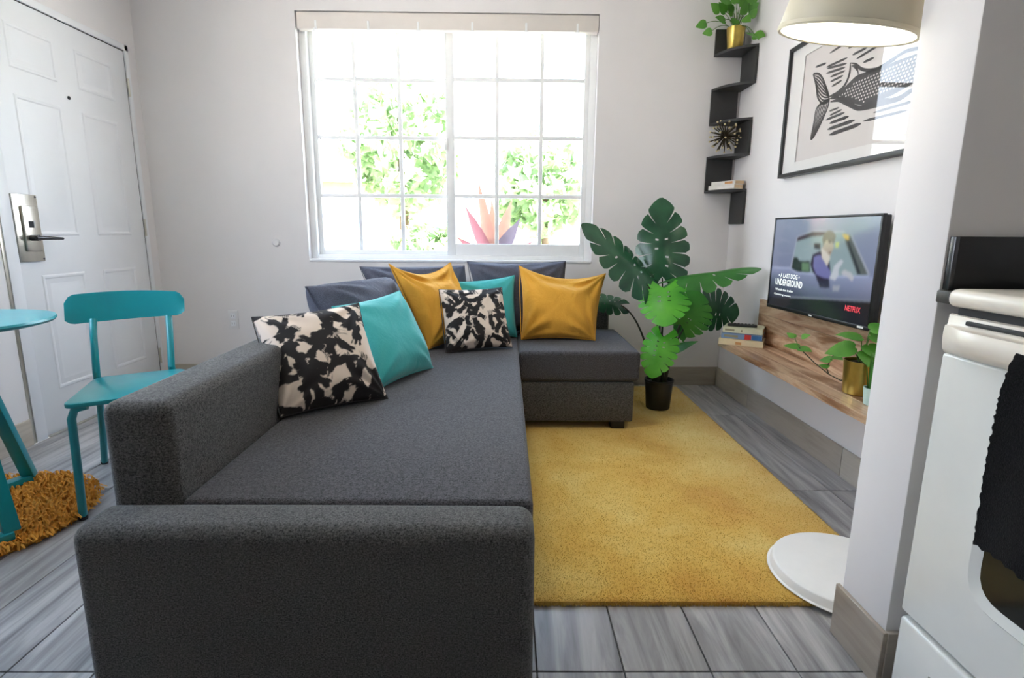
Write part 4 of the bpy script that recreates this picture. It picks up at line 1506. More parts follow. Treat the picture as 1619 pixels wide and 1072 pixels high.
# ------------------------------------------------------------------ television
TVC = Vector((1.347, 2.381, 0.874))
TYAW, TW, THt = -0.072, 0.714, 0.437
tv = thing('television', 'flat wall television above the wooden shelf showing a figure leaning from a car', 'television', tuple(TVC))
du = Vector((-math.sin(TYAW), -math.cos(TYAW), 0))       # picture left to right
dz = Vector((0, 0, 1))
dn = du.cross(dz)                                        # out of the screen
if dn.x > 0:
    dn = -dn
MTV = Matrix(((du.x, dz.x, dn.x, TVC.x), (du.y, dz.y, dn.y, TVC.y), (du.z, dz.z, dn.z, TVC.z), (0, 0, 0, 1)))


def tvbox(lst, bevel=0.0):
    bm = bmesh.new()
    for lo, hi in lst:
        add_box(bm, lo, hi, bevel, 2)
    bm.transform(MTV)
    return bm_mesh(bm, sm=bevel > 0)


hw, hh = TW / 2, THt / 2
put('housing', tvbox([((-hw + 0.004, -hh + 0.004, -0.035), (hw - 0.004, hh - 0.004, -0.002)), ((-hw * 0.7, -hh * 0.8, -0.055), (hw * 0.7, hh * 0.5, -0.03))], 0.004), MAT['black_plastic'], tv)
bz = 0.010
put('bezel', tvbox([((-hw, -hh, -0.012), (hw, -hh + 0.016, 0.004)), ((-hw, hh - bz, -0.012), (hw, hh, 0.004)), ((-hw, -hh + 0.016, -0.012), (-hw + bz, hh - bz, 0.004)), ((hw - bz, -hh + 0.016, -0.012), (hw, hh - bz, 0.004))], 0.0015), MAT['black_plastic'], tv)
put('wall_mount', boxes([((1.385, 2.25, 0.80), (XR - 0.001, 2.45, 0.95))], 0.003), MAT['black_plastic'], tv)
put('badge', tvbox([((-0.012, -hh + 0.004, 0.004), (0.012, -hh + 0.010, 0.0048))]), MAT['badge'], tv)
put('sticker', tvbox([((hw - 0.060, -hh + 0.005, 0.004), (hw - 0.026, -hh + 0.013, 0.0048))]), MAT['badge'], tv)


def inside(poly, U, V):
    r = np.zeros(U.shape, bool)
    n = len(poly)
    for i in range(n):
        (x0, y0), (x1, y1) = poly[i], poly[(i + 1) % n]
        c = ((y0 > V) != (y1 > V)) & (U < (x1 - x0) * (V - y0) / (y1 - y0 + 1e-12) + x0)
        r ^= c
    return r


def tv_picture(w=300, h=170):
    V, U = np.mgrid[0:h, 0:w]
    U = (U + 0.5) / w
    V = (V + 0.5) / h
    c = lambda *a: np.array(S(*a)[:3])
    g = np.zeros((h, w, 3))
    top, bot = c(138, 150, 172), c(112, 118, 150)
    g[:] = top + (bot - top) * np.clip((1 - V) * 1.3, 0, 1)[..., None]
    def blend(mask, col):
        g[mask] = col
    body = V < 0.46
    k = np.clip((0.46 - V) / 0.30, 0, 1)[..., None]
    shade = c(140, 150, 182) * (1 - k) + c(78, 86, 108) * k
    g[body] = shade[body]
    # the left part falls into shade
    k2 = np.clip((0.45 - U) / 0.45, 0, 1)[..., None] * np.clip((0.42 - V) / 0.25, 0, 1)[..., None]
    g[:] = g * (1 - 0.7 * k2)
    P = dict(
        win=[(0.224, 0.45), (0.268, 0.803), (0.429, 0.862), (0.736, 0.851), (0.963, 0.47), (0.677, 0.424), (0.317, 0.423)],
        roof=[(0.255, 0.750), (0.268, 0.803), (0.429, 0.868), (0.59, 0.872), (0.593, 0.829), (0.434, 0.811)],
        pil=[(0.715, 0.845), (0.778, 0.825), (0.955, 0.470), (0.871, 0.461), (0.746, 0.748)],
        pil2=[(0.742, 0.80), (0.76, 0.79), (0.90, 0.470), (0.878, 0.466)],
        seat=[(0.231, 0.45), (0.241, 0.577), (0.289, 0.586), (0.319, 0.546), (0.428, 0.552), (0.446, 0.434), (0.317, 0.423)],
        green=[(0.347, 0.527), (0.424, 0.532), (0.435, 0.44), (0.356, 0.44)],
        hr=[(0.453, 0.74), (0.515, 0.739), (0.521, 0.677), (0.458, 0.689)],
        hair=[(0.528, 0.795), (0.547, 0.856), (0.585, 0.875), (0.622, 0.864), (0.653, 0.821), (0.644, 0.75), (0.606, 0.702), (0.548, 0.70)],
        face=[(0.566, 0.775), (0.609, 0.78), (0.648, 0.714), (0.624, 0.629), (0.602, 0.56), (0.565, 0.50), (0.54, 0.58), (0.53, 0.677)],
        brow=[(0.588, 0.775), (0.612, 0.775), (0.616, 0.75), (0.594, 0.745)],
        mouth=[(0.60, 0.655), (0.628, 0.665), (0.628, 0.648), (0.602, 0.640)],
        yg=[(0.655, 0.762), (0.690, 0.760), (0.684, 0.700), (0.660, 0.708)],
        amber=[(0.70, 0.838), (0.762, 0.830), (0.770, 0.780), (0.735, 0.79)],
        jac=[(0.438, 0.519), (0.452, 0.624), (0.52, 0.664), (0.618, 0.58), (0.639, 0.482), (0.638, 0.383), (0.549, 0.36), (0.47, 0.443)],
        slv=[(0.467, 0.599), (0.524, 0.626), (0.647, 0.458), (0.647, 0.397), (0.593, 0.391), (0.508, 0.42), (0.471, 0.495)],
        gun=[(0.637, 0.395), (0.661, 0.472), (0.667, 0.521), (0.722, 0.596), (0.746, 0.573), (0.711, 0.5), (0.717, 0.44), (0.692, 0.383)],
        hand=[(0.735, 0.466), (0.762, 0.498), (0.823, 0.474), (0.846, 0.43), (0.836, 0.394), (0.798, 0.431), (0.757, 0.444)],
        shadow=[(0.505, 0.40), (0.638, 0.383), (0.65, 0.30), (0.56, 0.29)],
        band=[(-0.02, 0.075), (0.25, 0.125), (1.02, 0.238), (1.02, -0.02), (-0.02, -0.02)],
        line=[(0.25, 0.140), (1.0, 0.250), (1.0, 0.232), (0.25, 0.122)],
        edge=[(0.019, 0.449), (0.223, 0.465), (0.29, 0.425), (0.68, 0.430), (0.96, 0.468), (0.961, 0.448), (0.68, 0.408), (0.292, 0.402), (0.225, 0.443), (0.02, 0.434)],
        hnd=[(0.676, 0.332), (0.743, 0.341), (0.733, 0.285), (0.681, 0.277)],
        rim=[(0.225, 0.46), (0.262, 0.81), (0.43, 0.876), (0.72, 0.868), (0.735, 0.850), (0.43, 0.862), (0.272, 0.80), (0.238, 0.45)],
        rim2=[(0.772, 0.83), (0.790, 0.826), (0.972, 0.470), (0.955, 0.470)])
    for key, col in (('win', (138, 158, 164)), ('roof', (66, 52, 66)), ('pil', (88, 96, 96)), ('pil2', (40, 46, 54)), ('seat', (38, 52, 46)), ('green', (98, 130, 100)), ('hr', (38, 36, 48)),
                     ('rim', (160, 168, 186)), ('rim2', (156, 164, 178)), ('band', (26, 28, 34)), ('line', (120, 128, 144)), ('edge', (158, 168, 198)), ('shadow', (44, 46, 66)), ('hair', (112, 106, 100)), ('face', (176, 166, 150)), ('brow', (96, 82, 76)), ('mouth', (120, 98, 86)),
                     ('yg', (190, 204, 120)), ('amber', (204, 176, 84)), ('jac', (44, 36, 58)), ('face', None), ('slv', (112, 114, 166)), ('gun', (186, 192, 202)), ('hand', (180, 182, 190)), ('hnd', (150, 156, 170))):
        if col is None:
            m = inside([(0.53, 0.70), (0.60, 0.64), (0.625, 0.60), (0.60, 0.50), (0.56, 0.48)], U, V)
            g[m] = c(204, 200, 190)
        else:
            g[inside(P[key], U, V)] = c(*col)
    # soft picture: small box blur, three passes
    for _ in range(4):
        a = np.pad(g, ((1, 1), (1, 1), (0, 0)), mode='edge')
        g = sum(a[i:i + h, j:j + w] for i in range(3) for j in range(3)) / 9
    return g


pic = tv_picture()
ph_, pw_ = pic.shape[:2]
SW0, SW1, SH0, SH1 = -hw + bz, hw - bz, -hh + 0.016, hh - bz
gx_ = np.linspace(SW0, SW1, pw_)
gy_ = np.linspace(SH0, SH1, ph_)
GX, GY = np.meshgrid(gx_, gy_)
base = np.array(TVC)
pts = base + GX[..., None] * np.array(du) + GY[..., None] * np.array(dz) + 0.0015 * np.array(dn)
idx = np.arange(pw_ * ph_).reshape(ph_, pw_)
q = np.stack([idx[:-1, :-1], idx[:-1, 1:], idx[1:, 1:], idx[1:, :-1]], -1).reshape(-1, 4)
me = bpy.data.meshes.new('screen')
me.from_pydata(pts.reshape(-1, 3).tolist(), [], q.tolist())
at = me.color_attributes.new('print', 'FLOAT_COLOR', 'POINT')
at.data.foreach_set('color', np.c_[pic.reshape(-1, 3), np.ones(pw_ * ph_)].astype(np.float32).reshape(-1))
put('screen', me, MAT['screen'], tv)


def lettering(name, text, u, v, height, width, mat, parent, shear=0.0):
    cu = bpy.data.curves.new('lettering', 'FONT')
    cu.body = text
    cu.size = 1.0
    cu.extrude = 0.0
    cu.resolution_u = 2
    cu.offset = 0.022
    tmp = bpy.data.objects.new('lettering_source', cu)
    COL.objects.link(tmp)
    dg = bpy.context.evaluated_depsgraph_get()
    me = bpy.data.meshes.new_from_object(tmp.evaluated_get(dg))
    bpy.data.objects.remove(tmp, do_unlink=True)
    co = np.array([x.co[:] for x in me.vertices])
    lo, hi = co.min(0), co.max(0)
    X0 = SW0 + (SW1 - SW0) * u
    Y0 = SH0 + (SH1 - SH0) * v
    for x in me.vertices:
        a = (x.co.x - lo[0]) / (hi[0] - lo[0]) * width
        b = (x.co.y - lo[1]) / (hi[1] - lo[1]) * height
        p = TVC + du * (X0 + a) + dz * (Y0 + b + shear * a) + dn * 0.0022
        x.co = p
    me.materials.clear()
    return put(name, me, mat, parent)


lettering('screen_text', '\u2022 A LAST DOG \u2022', 0.10, 0.335, 0.022, 0.168, MAT['white_text'], tv)
lettering('screen_text', 'UNDERGROUND', 0.066, 0.245, 0.032, 0.218, MAT['white_text'], tv)
lettering('screen_text', 'Watch the trailer', 0.072, 0.182, 0.011, 0.150, MAT['white_text'], tv)
lettering('screen_text', 'Coming soon', 0.061, 0.122, 0.011, 0.14, MAT['white_text'], tv)
lettering('screen_logo', 'NETFLIX', 0.808, 0.108, 0.022, 0.088, MAT['red_text'], tv)

cb = put('power_cable', tube([(1.41, 2.02, 0.73), (1.428, 1.98, 0.725), (1.430, 1.93, 0.69), (1.430, 1.87, 0.66), (1.430, 1.70, 0.665)], 0.006, 8), MAT['cable'])
tag(cb, 'white cable dropping from the television to the wooden back panel', 'cable')

# ------------------------------------------------------------------ wooden wall shelf
SZ0, SZ1, SX = 0.395, 0.424, 1.195
ws = thing('wall_shelf', 'L shaped acacia wood wall shelf under the television', 'shelf', (XR, 2.2, SZ0))
for k in range(3):
    z0, z1 = SZ1 + k * 0.0785, SZ1 + (k + 1) * 0.0785
    put('back_board', box((XR - 0.022, PY1 + 0.03, z0 + 0.0003), (XR - 0.001, 3.03, z1 - 0.0003), 0.001, 1), MAT['shelf_wood'], ws)
for k in range(3):
    x0, x1 = SX + k * 0.0812, SX + (k + 1) * 0.0812
    put('shelf_board', box((x0 + 0.0003, PY1 + 0.03, SZ0), (x1 - 0.0003, 3.015, SZ1 - 0.0002), 0.001, 1), MAT['shelf_wood'], ws)

# three stacked books and a remote
u, v = Vector((0.862, -0.506, 0)), Vector((0.506, 0.862, 0))
zb = SZ1 + 0.0003
book('stacked_book', 'cream hardback at the bottom of the stack on the wooden shelf', (1.158, 2.912, zb), u, v, 0.222, 0.135, 0.034, bk_cream, 'books stacked on the wooden shelf',
     ((0.085, 0.115, 0.006, 0.020, ink_tan),))
book('stacked_book', 'blue book with a red slash in the middle of the stack', (1.172, 2.918, zb + 0.0343), u, v, 0.205, 0.155, 0.030, bk_blue, 'books stacked on the wooden shelf',
     ((0.015, 0.085, 0.008, 0.020, ink_grey), (0.118, 0.150, 0.002, 0.028, ink_red), (0.155, 0.20, 0.004, 0.024, ink_deep)))
book('stacked_book', 'pale cream book on top of the stack under the remote control', (1.180, 2.924, zb + 0.0646), u, v, 0.200, 0.160, 0.030, bk_pale, 'books stacked on the wooden shelf',
     ((0.012, 0.06, 0.010, 0.020, ink_grey), (0.092, 0.100, 0.008, 0.020, ink_grey)))
rc = thing('remote_control', 'black remote control lying on the top book', 'remote', (1.29, 2.93, zb + 0.095))
zr = zb + 0.0952
Mr = Matrix.Translation(Vector((1.285, 2.925, zr))) @ Matrix.Rotation(-0.42, 4, 'Z')
bm = bmesh.new(); add_box(bm, (-0.075, -0.021, 0), (0.075, 0.021, 0.014), 0.006, 3); bm.transform(Mr)
put('body', bm_mesh(bm), MAT['black_plastic'], rc)
bm = bmesh.new()
for i in range(7):
    for j in range(3):
        add_box(bm, (-0.06 + i * 0.018, -0.014 + j * 0.0105, 0.0135), (-0.049 + i * 0.018, -0.007 + j * 0.0105, 0.0158), 0.001, 1)
bm.transform(Mr)
tag(put('buttons', bm_mesh(bm), MAT['door_dark'], rc), kind='stuff')

# brass pot with pothos
gx, gy, gz = 1.335, 1.985, SZ1 + 0.0003
pl = potted('potted_pothos', 'broad leaved pothos in a tall brass pot on the wooden shelf', (gx, gy, gz), 0.052, 0.060, 0.128, MAT['gold'])
LOW = [((1.300, 1.99, 0.600), (1.215, 2.03, 0.575), 0.085, (-0.2, -0.5, 0.8)),
       ((1.315, 1.98, 0.640), (1.235, 2.00, 0.655), 0.07, (-0.1, -0.3, 0.95)),
       ((1.345, 1.97, 0.650), (1.405, 1.93, 0.630), 0.08, (0.1, -0.5, 0.9)),
       ((1.335, 1.96, 0.615), (1.350, 1.90, 0.575), 0.075, (0.0, -0.8, 0.6)),
       ((1.360, 1.96, 0.600), (1.400, 1.90, 0.560), 0.07, (0.1, -0.8, 0.6)),
       ((1.320, 1.95, 0.590), (1.300, 1.89, 0.555), 0.06, (-0.2, -0.8, 0.5)),
       ((1.355, 1.99, 0.670), (1.400, 1.97, 0.690), 0.075, (0.0, -0.4, 0.9)),
       ((1.310, 2.01, 0.585), (1.270, 2.07, 0.590), 0.05, (-0.2, -0.6, 0.7)),
       ((1.375, 1.97, 0.575), (1.415, 1.94, 0.535), 0.06, (-0.3, -0.8, 0.4))]
for i, (b, tp, w, nm) in enumerate(LOW):
    put('leaf', heart_leaf(b, tp, nm, w), MAT['pothos'], pl)
    put('stem', tube(bez((gx + (b[0] - gx) * 0.3, gy + (b[1] - gy) * 0.3, gz + 0.12), ((gx + b[0]) / 2, (gy + b[1]) / 2, b[2] - 0.01), b, 8), 0.0022, 6), MAT['stem_green'], pl)
# the runner that leans out over the shelf
run = [(1.31, 1.99, gz + 0.05), (1.285, 2.02, 0.465), (1.262, 2.06, 0.478), (1.262, 2.08, 0.50), (1.28, 2.08, 0.545), (1.29, 2.06, 0.575)]
put('stem', tube(run, 0.0022, 6), MAT['stem_dark'], pl)
put('stem', tube([(1.262, 2.06, 0.478), (1.25, 2.15, 0.505), (1.235, 2.24, 0.545)], 0.0022, 6), MAT['stem_dark'], pl)
put('stem', tube([(1.235, 2.24, 0.545), (1.225, 2.26, 0.575), (1.225, 2.27, 0.592)], 0.0016, 6), MAT['stem_green'], pl)
for b, tp, w in (((1.225, 2.27, 0.585), (1.205, 2.30, 0.602), 0.035), ((1.24, 2.24, 0.592), (1.262, 2.22, 0.606), 0.032), ((1.235, 2.25, 0.548), (1.19, 2.29, 0.550), 0.04),
                 ((1.235, 2.24, 0.545), (1.26, 2.19, 0.545), 0.045), ((1.277, 2.08, 0.535), (1.245, 2.11, 0.525), 0.04), ((1.280, 2.08, 0.545), (1.29, 2.03, 0.548), 0.045), ((1.262, 2.07, 0.505), (1.24, 2.10, 0.51), 0.03)):
    put('leaf', heart_leaf(b, tp, (-0.1, -0.6, 0.8), w), MAT['pothos'], pl)

# mint pot with upright blades
gx, gy = 1.298, 1.842
pl = potted('potted_grass', 'upright blade leaved plant in a small mint pot near the shelf end', (gx, gy, SZ1 + 0.0003), 0.030, 0.035, 0.062, MAT['mint'], 0.003)
for k in range(13):
    a = 2 * PI * k / 13
    r = 0.018 * (0.4 + 0.6 * (k % 3) / 2)
    b = Vector((gx + r * math.cos(a), gy + r * math.sin(a), SZ1 + 0.055))
    tp = b + Vector((0.022 * math.cos(a) + 0.006, 0.022 * math.sin(a), random.uniform(0.09, 0.135)))
    put('leaf', blade_leaf(b, tp, (math.cos(a), math.sin(a), 0.2), 0.020), MAT['snake'], pl)

# ------------------------------------------------------------------ floor lamp
lamp = thing('floor_lamp', 'white floor lamp with a round base and a lit drum shade by the partition', 'lamp', (1.012, 1.455, RH))
LB = Vector((1.012, 1.455, 0))
zb0 = RH + 0.004
put('base', lathe([(0, zb0), (0.209, zb0), (0.2105, zb0 + 0.0015), (0.209, zb0 + 0.003), (0.203, zb0 + 0.004), (0.1975, zb0 + 0.025), (0.195, zb0 + 0.0275), (0.190, zb0 + 0.0285), (0, zb0 + 0.030)], LB, 72, angle=35), MAT['lamp_white'], lamp)
pole = [(1.165, 1.42, zb0 + 0.026), (1.165, 1.42, 0.9), (1.165, 1.42, 1.62)]
for k in range(1, 9):
    a = PI / 2 * k / 8
    pole.append((1.165 - 0.16 * (1 - math.cos(a)), 1.42 + 0.0 * k, 1.62 + 0.16 * math.sin(a)))
pole += [(0.93, 1.42, 1.78)]
put('pole', tube(pole, 0.011, 14), MAT['lamp_white'], lamp)
SHC = Vector((0.808, 1.415, 1.486))
nrm = Vector((0.117, -0.198, 1.0)).normalized()
rot = nrm.to_track_quat('Z', 'Y').to_matrix().to_4x4()
R0 = 0.151
put('shade', lathe([(R0, -0.004), (R0 + 0.0015, -0.002), (R0 - 0.010, 0.085), (R0 - 0.03, 0.115), (R0 - 0.07, 0.128), (0.02, 0.132), (0.018, 0.16), (0, 0.162)], SHC, 64, rot, angle=50), MAT['lamp_shade'], lamp)
put('shade_rim', lathe([(R0 - 0.008, 0.006), (R0 - 0.006, -0.004), (R0, -0.006), (R0 + 0.003, -0.002), (R0 + 0.0015, 0.006)], SHC, 64, rot), MAT['lamp_shade'], lamp)
put('diffuser', lathe([(0, -0.003), (R0 - 0.007, -0.003), (R0 - 0.007, 0.001), (0, 0.001)], SHC, 64, rot), MAT['diffuser'], lamp)
put('arm', tube([tuple(SHC + nrm * 0.155), tuple(SHC + nrm * 0.22), (0.85, 1.42, 1.745), (0.93, 1.42, 1.78)], 0.009, 12), MAT['lamp_white'], lamp)

# ------------------------------------------------------------------ kitchen: stove, towel, worktop
KX0, KX1, KY0, KY1 = 0.845, XK - 0.004, 0.285, 1.030
st = thing('stove', 'white freestanding kitchen stove beside the partition wall', 'stove', ((KX0 + KX1) / 2, (KY0 + KY1) / 2, 0))
put('body', box((KX0 + 0.03, KY0 + 0.004, 0.03), (KX1, KY1 - 0.004, 0.885), 0.003), MAT['appliance'], st)
put('oven_door', box((KX0, KY0 + 0.002, 0.232), (KX0 + 0.03, KY1 - 0.002, 0.792), 0.006, 3), MAT['appliance'], st)
# window recess ring and dark glass
pts_ = rounded_poly([(KY0 + 0.14, 0.385, 0), (KY1 - 0.165, 0.385, 0), (KY1 - 0.165, 0.70, 0), (KY0 + 0.14, 0.70, 0)], 0.05)
put('oven_window', prism([(p.x, p.y) for p in pts_], 'x', KX0 - 0.0015, KX0 + 0.004), MAT['black_glass'], st)
bm = bmesh.new()
outer = rounded_poly([(KY0 + 0.115, 0.36, 0), (KY1 - 0.14, 0.36, 0), (KY1 - 0.14, 0.725, 0), (KY0 + 0.115, 0.725, 0)], 0.07)
ra = [bm.verts.new((KX0 - 0.0005, p.x, p.y)) for p in outer]
rb = [bm.verts.new((KX0 - 0.008, p.x, p.y)) for p in rounded_poly([(KY0 + 0.122, 0.367, 0), (KY1 - 0.147, 0.367, 0), (KY1 - 0.147, 0.718, 0), (KY0 + 0.122, 0.718, 0)], 0.065)]
rc_ = [bm.verts.new((KX0 - 0.0017, p.x, p.y)) for p in pts_]
n_ = len(ra)
for a, b in ((ra, rb), (rb, rc_)):
    for k in range(n_):
        bm.faces.new((a[k], a[(k + 1) % n_], b[(k + 1) % n_], b[k]))
put('window_surround', bm_mesh(bm), MAT['appliance'], st)
# handle: a broad moulded lip along the top of the door
prof = [(0.0, 0.792), (-0.004, 0.792), (-0.030, 0.800), (-0.042, 0.815), (-0.044, 0.835), (-0.036, 0.846), (-0.020, 0.846), (-0.012, 0.850), (-0.008, 0.866), (0.0, 0.868)]
bm = bmesh.new()
ny = 26
rings = []
for i in range(ny + 1):
    y = KY0 + (KY1 - KY0) * i / ny
    e = min(1, (KY1 - 0.012 - y) / 0.09, (y - KY0 - 0.012) / 0.09)
    e = max(0.0, e)
    e = math.sin(e * PI / 2)
    rings.append([bm.verts.new((KX0 + 0.006 + px * (0.2 + 0.8 * e) + (0 if px == 0 else -0.002), min(max(y, KY0 + 0.003), KY1 - 0.003), pz)) for px, pz in prof])
for a, b in zip(rings, rings[1:]):
    for k in range(len(prof) - 1):
        bm.faces.new((a[k], a[k + 1], b[k + 1], b[k]))
bm.faces.new(rings[0]); bm.faces.new(rings[-1][::-1])
put('door_handle', bm_mesh(bm, angle=50), MAT['appliance_trim'], st)
put('vent_slot', box((KX0 - 0.010, KY0 + 0.12, 0.853), (KX0 - 0.0005, KY1 - 0.055, 0.861), 0.002), MAT['door_dark'], st)
put('door_gap', box((KX0 + 0.004, KY0 + 0.02, 0.868), (KX0 + 0.03, KY1 - 0.02, 0.882)), MAT['door_dark'], st)
put('storage_drawer', box((KX0 - 0.002, KY0 + 0.002, 0.035), (KX0 + 0.03, KY1 - 0.006, 0.222), 0.008, 3), MAT['appliance'], st)
put('drawer_grip', box((KX0 - 0.0035, 0.50, 0.128), (KX0 + 0.002, 0.93, 0.155), 0.0015), MAT['burner'], st)
ct = put('cooktop', box((KX0 - 0.012, KY0, 0.882), (KX1, KY1 - 0.004, 0.916), 0.014, 4), MAT['appliance_trim'], st)
for bx, by, br in ((1.02, 0.82, 0.10), (1.02, 0.48, 0.08), (1.33, 0.82, 0.08), (1.33, 0.48, 0.10)):
    put('burner', lathe([(0, 0.9165), (br, 0.9165), (br + 0.006, 0.919), (br, 0.923), (br * 0.7, 0.924), (br * 0.2, 0.921), (0, 0.921)], (bx, by, 0), 32), MAT['burner'], ct)
put('control_panel', box((KX1 - 0.07, KY0, 0.917), (KX1, KY1, 1.06), 0.01), MAT['appliance'], st)
for fy in (KY0 + 0.05, KY1 - 0.05):
    for fx in (KX0 + 0.08, KX1 - 0.08):
        put('foot', lathe([(0, 0), (0.018, 0), (0.016, 0.03), (0, 0.03)], (fx, fy, 0), 14), MAT['black_plastic'], st)


def towel_mesh():
    bm = bmesh.new()
    ny, nz = 44, 70
    y0, y1 = 0.46, 0.834
    rows = []
    for j in range(nz + 1):
        v = j / nz
        row = []
        for i in range(ny + 1):
            u = i / ny
            z = 0.852 - v * 0.352
            jag = random.uniform(-0.0022, 0.0022) if i in (0, ny) else 0
            y = y1 - (y1 - y0) * u + jag + 0.006 * math.sin(v * 3)
            ripple = 0.006 * math.sin(u * 11 + v * 1.5) * (0.3 + 0.7 * v)
            x = KX0 - 0.052 - 0.006 * v + ripple + (0.030 * math.exp(-v * 16))
            z += 0.006 * math.sin(u * 9) * v + (0.003 * math.sin(i * 2.1) if j == nz else 0)
            row.append(bm.verts.new((x, y, z)))
        rows.append(row)
    for a, b in zip(rows, rows[1:]):
        for k in range(ny):
            bm.faces.new((a[k], a[k + 1], b[k + 1], b[k]))
    g = bmesh.ops.solidify(bm, geom=list(bm.faces), thickness=0.007)
    return bm_mesh(bm, angle=60)


tw = thing('dish_towel', 'black terry towel hanging over the stove door handle', 'towel', (KX0 - 0.05, 0.69, 0.44))
put('cloth', towel_mesh(), MAT['towel'], tw)

wk = thing('worktop_strip', 'narrow dark worktop strip between stove and partition', 'worktop', (1.18, 1.055, 0.88))
put('worktop', box((PX - 0.006, 1.034, 0.884), (XK - 0.005, PY0 - 0.001, 0.908), 0.003), MAT['counter'], wk)
bs = thing('backsplash_panel', 'black backsplash strip on the partition above the dark worktop', 'backsplash', (1.18, PY0, 0.909))
put('panel', box((PX + 0.014, PY0 - 0.014, 0.9085), (XK - 0.005, PY0 - 0.001, 1.012), 0.002), MAT['backsplash'], bs)
put('end_trim', box((PX + 0.004, PY0 - 0.016, 0.9085), (PX + 0.0135, PY0 - 0.001, 1.012), 0.002), MAT['dark_steel'], bs)

# small plant standing on the bistro table, only its leaf tip comes into view
pl = potted('potted_sprig', 'little green sprig in a white pot on the teal table', (-1.93, 1.80, TZ + 0.0003), 0.035, 0.042, 0.07, MAT['plate'])
for k, (dx, dy, dz_) in enumerate(((0.10, 0.01, 0.045), (0.04, 0.06, 0.08), (-0.05, 0.05, 0.09), (0.03, -0.06, 0.08), (-0.06, -0.03, 0.07))):
    b = Vector((-1.93 + dx * 0.3, 1.80 + dy * 0.3, TZ + 0.07))
    tp = Vector((-1.93 + dx, 1.80 + dy, TZ + 0.06 + dz_))
    put('leaf', heart_leaf(b, tp, (-0.2, -0.6, 0.8), 0.035), MAT['monstera_mid'], pl)

# ------------------------------------------------------------------ the garden outside
gd = put('ground_garden', box((-14, YB + WT + 0.01, -0.35), (12, 26, -0.12)), MAT['grass'])
tag(gd, 'sunlit grass outside the window', 'lawn', kind='structure')
gd2 = put('ground_side', box((-14, -8, -0.35), (XL - 0.16, YB + WT, -0.12)), MAT['path'])
tag(gd2, 'pale paved yard beside the house', 'yard', kind='structure')
pv = put('path_garden', box((-12, YB + 0.6, -0.13), (10, YB + 2.4, -0.105)), MAT['path'])
tag(pv, 'pale paved path outside the window', 'path', kind='structure')


def foliage(cx, cy, cz, rx, ry, rz, n, size, seed):
    rs = np.random.default_rng(seed)
    d = rs.normal(size=(n, 3))
    d /= np.linalg.norm(d, axis=1)[:, None]
    r = rs.uniform(0.55, 1.0, n) ** 0.6
    lump = 0.78 + 0.22 * np.sin(d[:, 0] * 5 + seed) * np.cos(d[:, 2] * 6 + d[:, 1] * 4)
    c = np.array([cx, cy, cz]) + d * (r * lump)[:, None] * np.array([rx, ry, rz])
    a = rs.normal(size=(n, 3)); a /= np.linalg.norm(a, axis=1)[:, None]
    b = np.cross(a, rs.normal(size=(n, 3))); b /= np.linalg.norm(b, axis=1)[:, None]
    s = size * rs.uniform(0.6, 1.3, n)[:, None]
    v = np.stack([c - a * s, c + b * s * 0.45, c + a * s, c - b * s * 0.45], 1)
    me = bpy.data.meshes.new('foliage')
    me.from_pydata(v.reshape(-1, 3).tolist(), [], np.arange(n * 4).reshape(n, 4).tolist())
    return me


def bush(name, label, cat, x, y, z, rx, ry, rz, n, size, seed, mat='hedge', trunk=None):
    t = thing(name, label, cat, (x, y, -0.12), 'plants outside the window')
    tag(put('foliage', foliage(x, y, z, rx, ry, rz, n, size, seed), MAT[mat], t), kind='stuff')
    bm = bmesh.new()
    add_tube(bm, [(x, y, -0.12), (x + 0.03, y, z * 0.5), (x, y, z + rz * 0.3)], [trunk or 0.05, (trunk or 0.05) * 0.8, (trunk or 0.05) * 0.4], 10)
    put('trunk', bm_mesh(bm), MAT['bark'], t)


bush('garden_tree', 'leafy tree seen through the left sash of the window', 'tree', -1.6, 8.6, 2.3, 1.1, 0.9, 1.2, 1500, 0.13, 1, trunk=0.09)
bush('garden_tree', 'leafy tree seen through the right sash of the window', 'tree', 0.5, 7.8, 1.65, 0.8, 0.7, 0.8, 1200, 0.12, 2, trunk=0.08)
bush('garden_shrub', 'low green shrub at the garden edge below the left tree', 'shrub', -0.9, 6.6, 0.75, 0.6, 0.5, 0.45, 900, 0.09, 3)
bush('garden_tree', 'tall tree far to the left in the garden', 'tree', -6.2, 10.5, 3.0, 1.7, 1.4, 1.6, 2000, 0.17, 4, trunk=0.14)
bush('garden_shrub', 'yellow green shrub in front of the terracotta house', 'shrub', -3.9, 8.2, 0.8, 0.9, 0.6, 0.7, 1100, 0.10, 5)

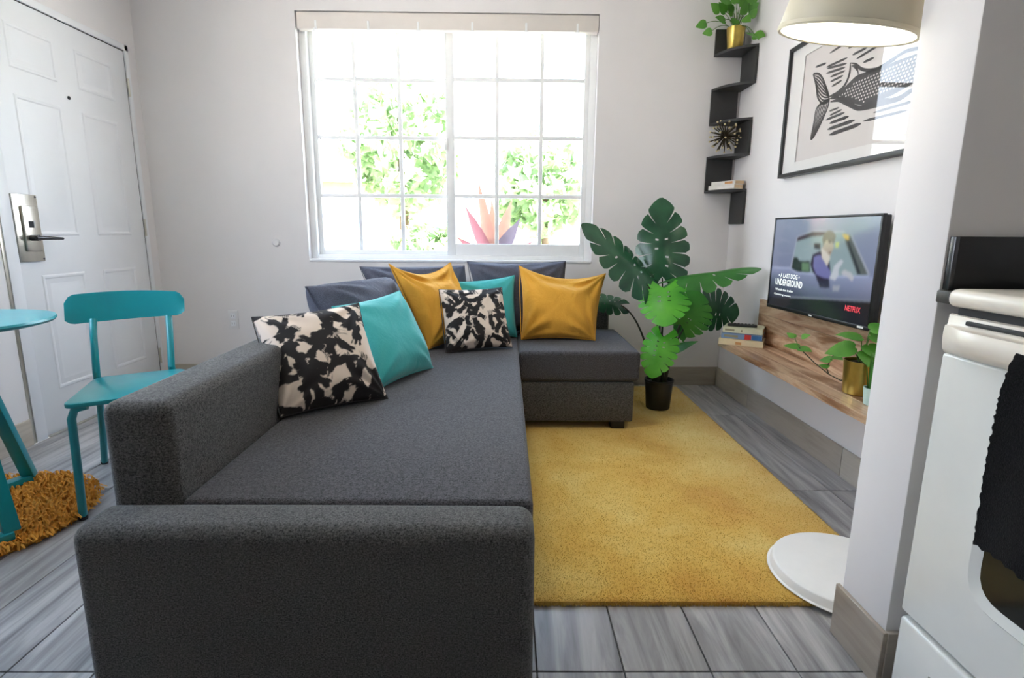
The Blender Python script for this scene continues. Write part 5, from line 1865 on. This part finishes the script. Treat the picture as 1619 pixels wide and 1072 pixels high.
ti = thing('ti_plant', 'red leaved ti plant growing just outside the right sash', 'plant', (-0.10, 4.75, -0.12), 'plants outside the window')
TI = [((-0.32, 4.55, 1.22), 0.07, 'ti_red'), ((-0.22, 4.6, 1.42), 0.07, 'ti_orange'), ((0.10, 4.6, 1.12), 0.09, 'ti_purple'), ((0.04, 4.65, 1.28), 0.08, 'ti_orange'),
      ((-0.12, 4.7, 1.30), 0.06, 'ti_orange'), ((-0.40, 4.6, 0.98), 0.06, 'ti_red'), ((0.22, 4.7, 0.95), 0.06, 'ti_red'), ((-0.02, 4.5, 0.86), 0.06, 'ti_red'), ((-0.28, 4.9, 1.1), 0.07, 'ti_purple')]
for tp, w, mt in TI:
    b = Vector((-0.12, 4.75, 0.72))
    put('leaf', blade_leaf(b, tp, (0.1, -0.9, 0.4), w * 1.5, droop=0.12), MAT[mt], ti)
put('stem', tube([(-0.12, 4.75, -0.12), (-0.13, 4.75, 0.4), (-0.12, 4.75, 0.75)], 0.016, 10), MAT['bark'], ti)

hs = thing('terracotta_house', 'terracotta neighbour house with blue glazed windows across the garden', 'house', (-6.5, 14.5, -0.12))
hx0, hx1, hy, hzt = -11.0, -2.2, 13.0, 2.1
put('facade', boxes([((hx0, hy, -0.12), (hx1, hy + 3.5, hzt))], 0.02), MAT['brick_wall'], hs)
put('roof', prism([(hx0 - 0.3, hzt), (hx1 + 0.3, hzt), ((hx0 + hx1) / 2, hzt + 1.2)], 'y', hy - 0.3, hy + 3.8), MAT['path'], hs)
for wx in (-9.8, -7.9, -6.0, -4.1):
    f_ = put('window', boxes([((wx - 0.06, hy - 0.05, 0.64), (wx, hy + 0.02, 1.76)), ((wx + 1.0, hy - 0.05, 0.64), (wx + 1.06, hy + 0.02, 1.76)),
                              ((wx, hy - 0.05, 0.64), (wx + 1.0, hy + 0.02, 0.70)), ((wx, hy - 0.05, 1.70), (wx + 1.0, hy + 0.02, 1.76))], 0.004), MAT['vinyl'], hs)
    put('pane', box((wx, hy - 0.02, 0.70), (wx + 1.0, hy - 0.005, 1.70)), MAT['house_window'], f_)
